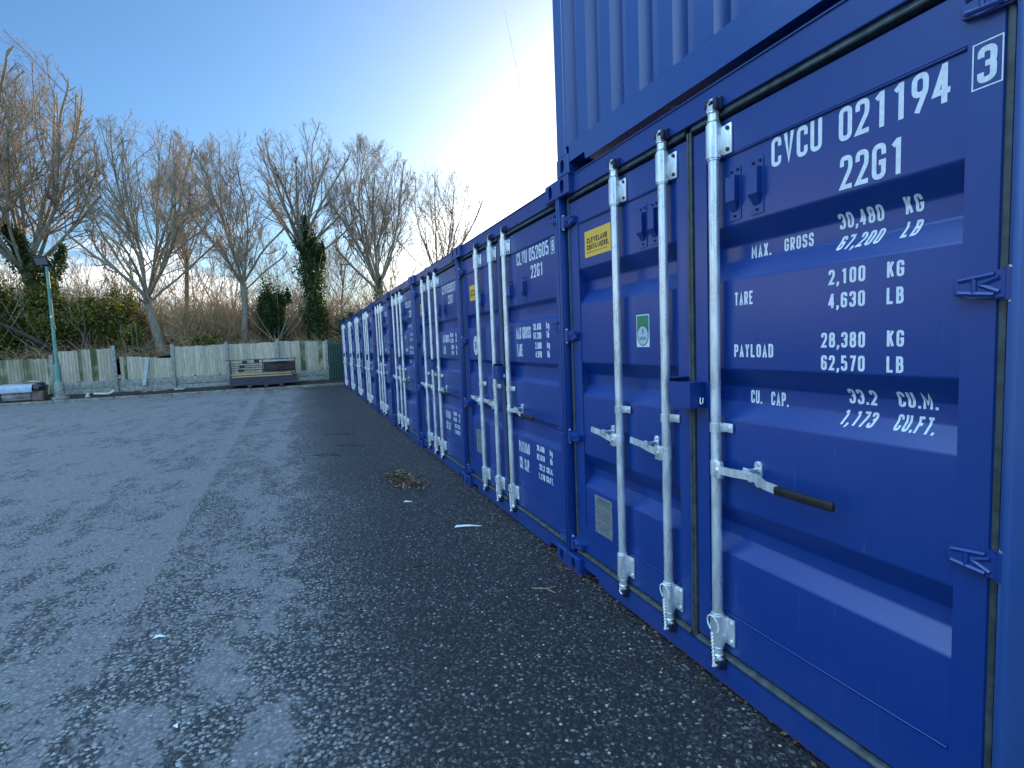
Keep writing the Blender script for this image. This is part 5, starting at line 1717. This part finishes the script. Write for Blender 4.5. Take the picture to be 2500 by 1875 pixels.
# brambles and dead stems: a mass
rngb = np.random.RandomState(60)
n = 2600
st = np.stack([-22.3 - rngb.rand(n) ** 1.3 * 3.2, -15 + rngb.rand(n) * 16.2, np.zeros(n)], 1)
st[:, 2] = [bz(a, b) - .03 for a, b in st[:, :2]]
dd = rngb.normal(0, 1, (n, 3)); dd[:, 2] = np.abs(dd[:, 2]) + .25
A = grow(rngb, st, dd, rngb.uniform(.3, 1.3, n), 7, .16, -.13, None)
A[:, :, 0] = np.minimum(A[:, :, 0], -22.12)
A[:, :, 2] = np.maximum(A[:, :, 2], 1.38)
rA = np.linspace(1, .5, 8)[None] * rngb.uniform(.004, .010, (n, 1))
tag(mesh_from('brambles', [tubes(A, rA, 3, '', '', None)], 'twig_brown', None), 'brown bramble stems covering the bank behind the fence', kind='stuff')
n = 9000
Px, Py = -22.15 - rngb.rand(n) ** 1.2 * 4.5, -15 + rngb.rand(n) * 16.5
P = np.stack([Px, Py, np.array([bz(a, b) for a, b in zip(Px, Py)]) + .01 + rngb.exponential(.10, n)], 1)
leaves('leaf_litter', P, .036, 'litter', rngb, None, flat=.15, kind='stuff', label='dead leaves over the bank behind the fence')
mb = MB()
mb.tube([(-22.6, -13.4, 3.55), (-22.9, -12.1, 3.0), (-23.0, -11.2, 2.40), (-23.0, -10.65, 1.95)], [.03, .06, .08, .10], 10)
mb.tube([(-22.9, -12.1, 3.1), (-22.6, -11.8, 3.35)], .03, 6)
tag(mb.build('fallen_trunk', 'old_timber', smooth=True), 'dark fallen trunk slanting down to the left of the lamp post', 'log')

# the far thicket: one mass of thin stems
n = 7000
st = np.stack([-25.6 - rngb.rand(n) * 9.5, -19 + rngb.rand(n) * 27, np.zeros(n)], 1)
st[:, 2] = [bz(a, b) - .05 for a, b in st[:, :2]]
dd = rngb.normal(0, .55, (n, 3)); dd[:, 2] = 1.0
ht = rngb.uniform(1.4, 5.0, n) * (.75 + .35 * np.sin(st[:, 1] * .9) * np.sin(st[:, 1] * 2.3 + 1))
A = grow(rngb, st, dd, ht, 7, .13, .03, None)
rA = np.linspace(1, .45, 8)[None] * rngb.uniform(.008, .016, (n, 1))
Bc, rB = spawn(rngb, A, rA, 5, .25, 38, .42, 4, .15, .03, None, .65, .006)
tag(mesh_from('thicket', [tubes(A, rA, 4, '', '', None), tubes(Bc, rB, 3, '', '', None)], 'twig_brown', None), 'brown leafless thicket far behind the fence', kind='stuff')

# ------------------------------------------------------------------ houses far behind
def house(loc, w, d, h, roof_h, label, chims=(0,)):
    root = empty('brick_house', loc)
    mb = MB(); mb.box(0, d, 0, w, -3, h); wl_ = mb.build('wall', 'brick', root)
    mb = MB()
    e = .3
    mb.add([(-e, -e, h - .05), (d + e, -e, h - .05), (d + e, w + e, h - .05), (-e, w + e, h - .05), (d / 2, -e, h + roof_h), (d / 2, w + e, h + roof_h)], [(0, 4, 5, 3), (1, 2, 5, 4), (0, 1, 4), (3, 5, 2), (0, 3, 2, 1)])
    rf = mb.build('roof', 'roof', root)
    for c in chims:
        mb = MB(); mb.box(d / 2 - .3, d / 2 + .3, c, c + .9, h + roof_h - .8, h + roof_h + .9); mb.box(d / 2 - .1, d / 2 + .1, c + .15, c + .35, h + roof_h + .9, h + roof_h + 1.2); mb.box(d / 2 - .1, d / 2 + .1, c + .55, c + .75, h + roof_h + .9, h + roof_h + 1.2)
        mb.build('chimney', 'brick', rf)
    k = 1.0
    while k < w - 1.3:
        for z in (.9, 3.4):
            if z + 1.2 < h:
                mb = MB(); mb.box(d - .02, d + .06, k - .06, k + 1.06, z - .06, z + 1.16); wf = mb.build('window', 'frame_white', root)
                mb = MB(); mb.box(d + .05, d + .065, k, k + 1.0, z, z + 1.1); mb.build('pane', 'window', wf)
        k += 2.4
    tag(root, label, 'house')
house((-68, -11.0, 0), 7, 8, 3.6, 1.9, 'brick house with tiled roof seen through the thicket, behind the straight grey trunk', (1.2, 5.0))
house((-66, 1.6, -.6), 6, 8, 3.6, 1.7, 'small red brick house glimpsed above the green gate', (4.2,))

# ------------------------------------------------------------------ contrail high in the sky
d0, d1 = Vector((-.9767, .3966, .6377)).normalized(), Vector((-.946, .4243, .4066)).normalized()
up0 = Vector((-.984, .388, .70)).normalized()
a, b = up0 * 9000, d1 * 13500
mb = MB()
P, rr = [], []
for k in range(41):
    t = k / 40
    P.append(a.lerp(b, t) + Vector((3 * math.sin(k * 1.7), 3 * math.cos(k * 2.3), 0)))
    rr.append(6.0 + 1.5 * math.sin(k * 2.9) + 1 * math.sin(k * 5.1))
mb.tube(P, rr, 8)
cm_, nt, ln, bb_ = mat('contrail_ice', (.95, .95, .95), 1.0)
ct = mb.build('contrail', cm_, smooth=True)
tag(ct, 'thin white contrail in the sky left of the stacked container', kind='stuff')
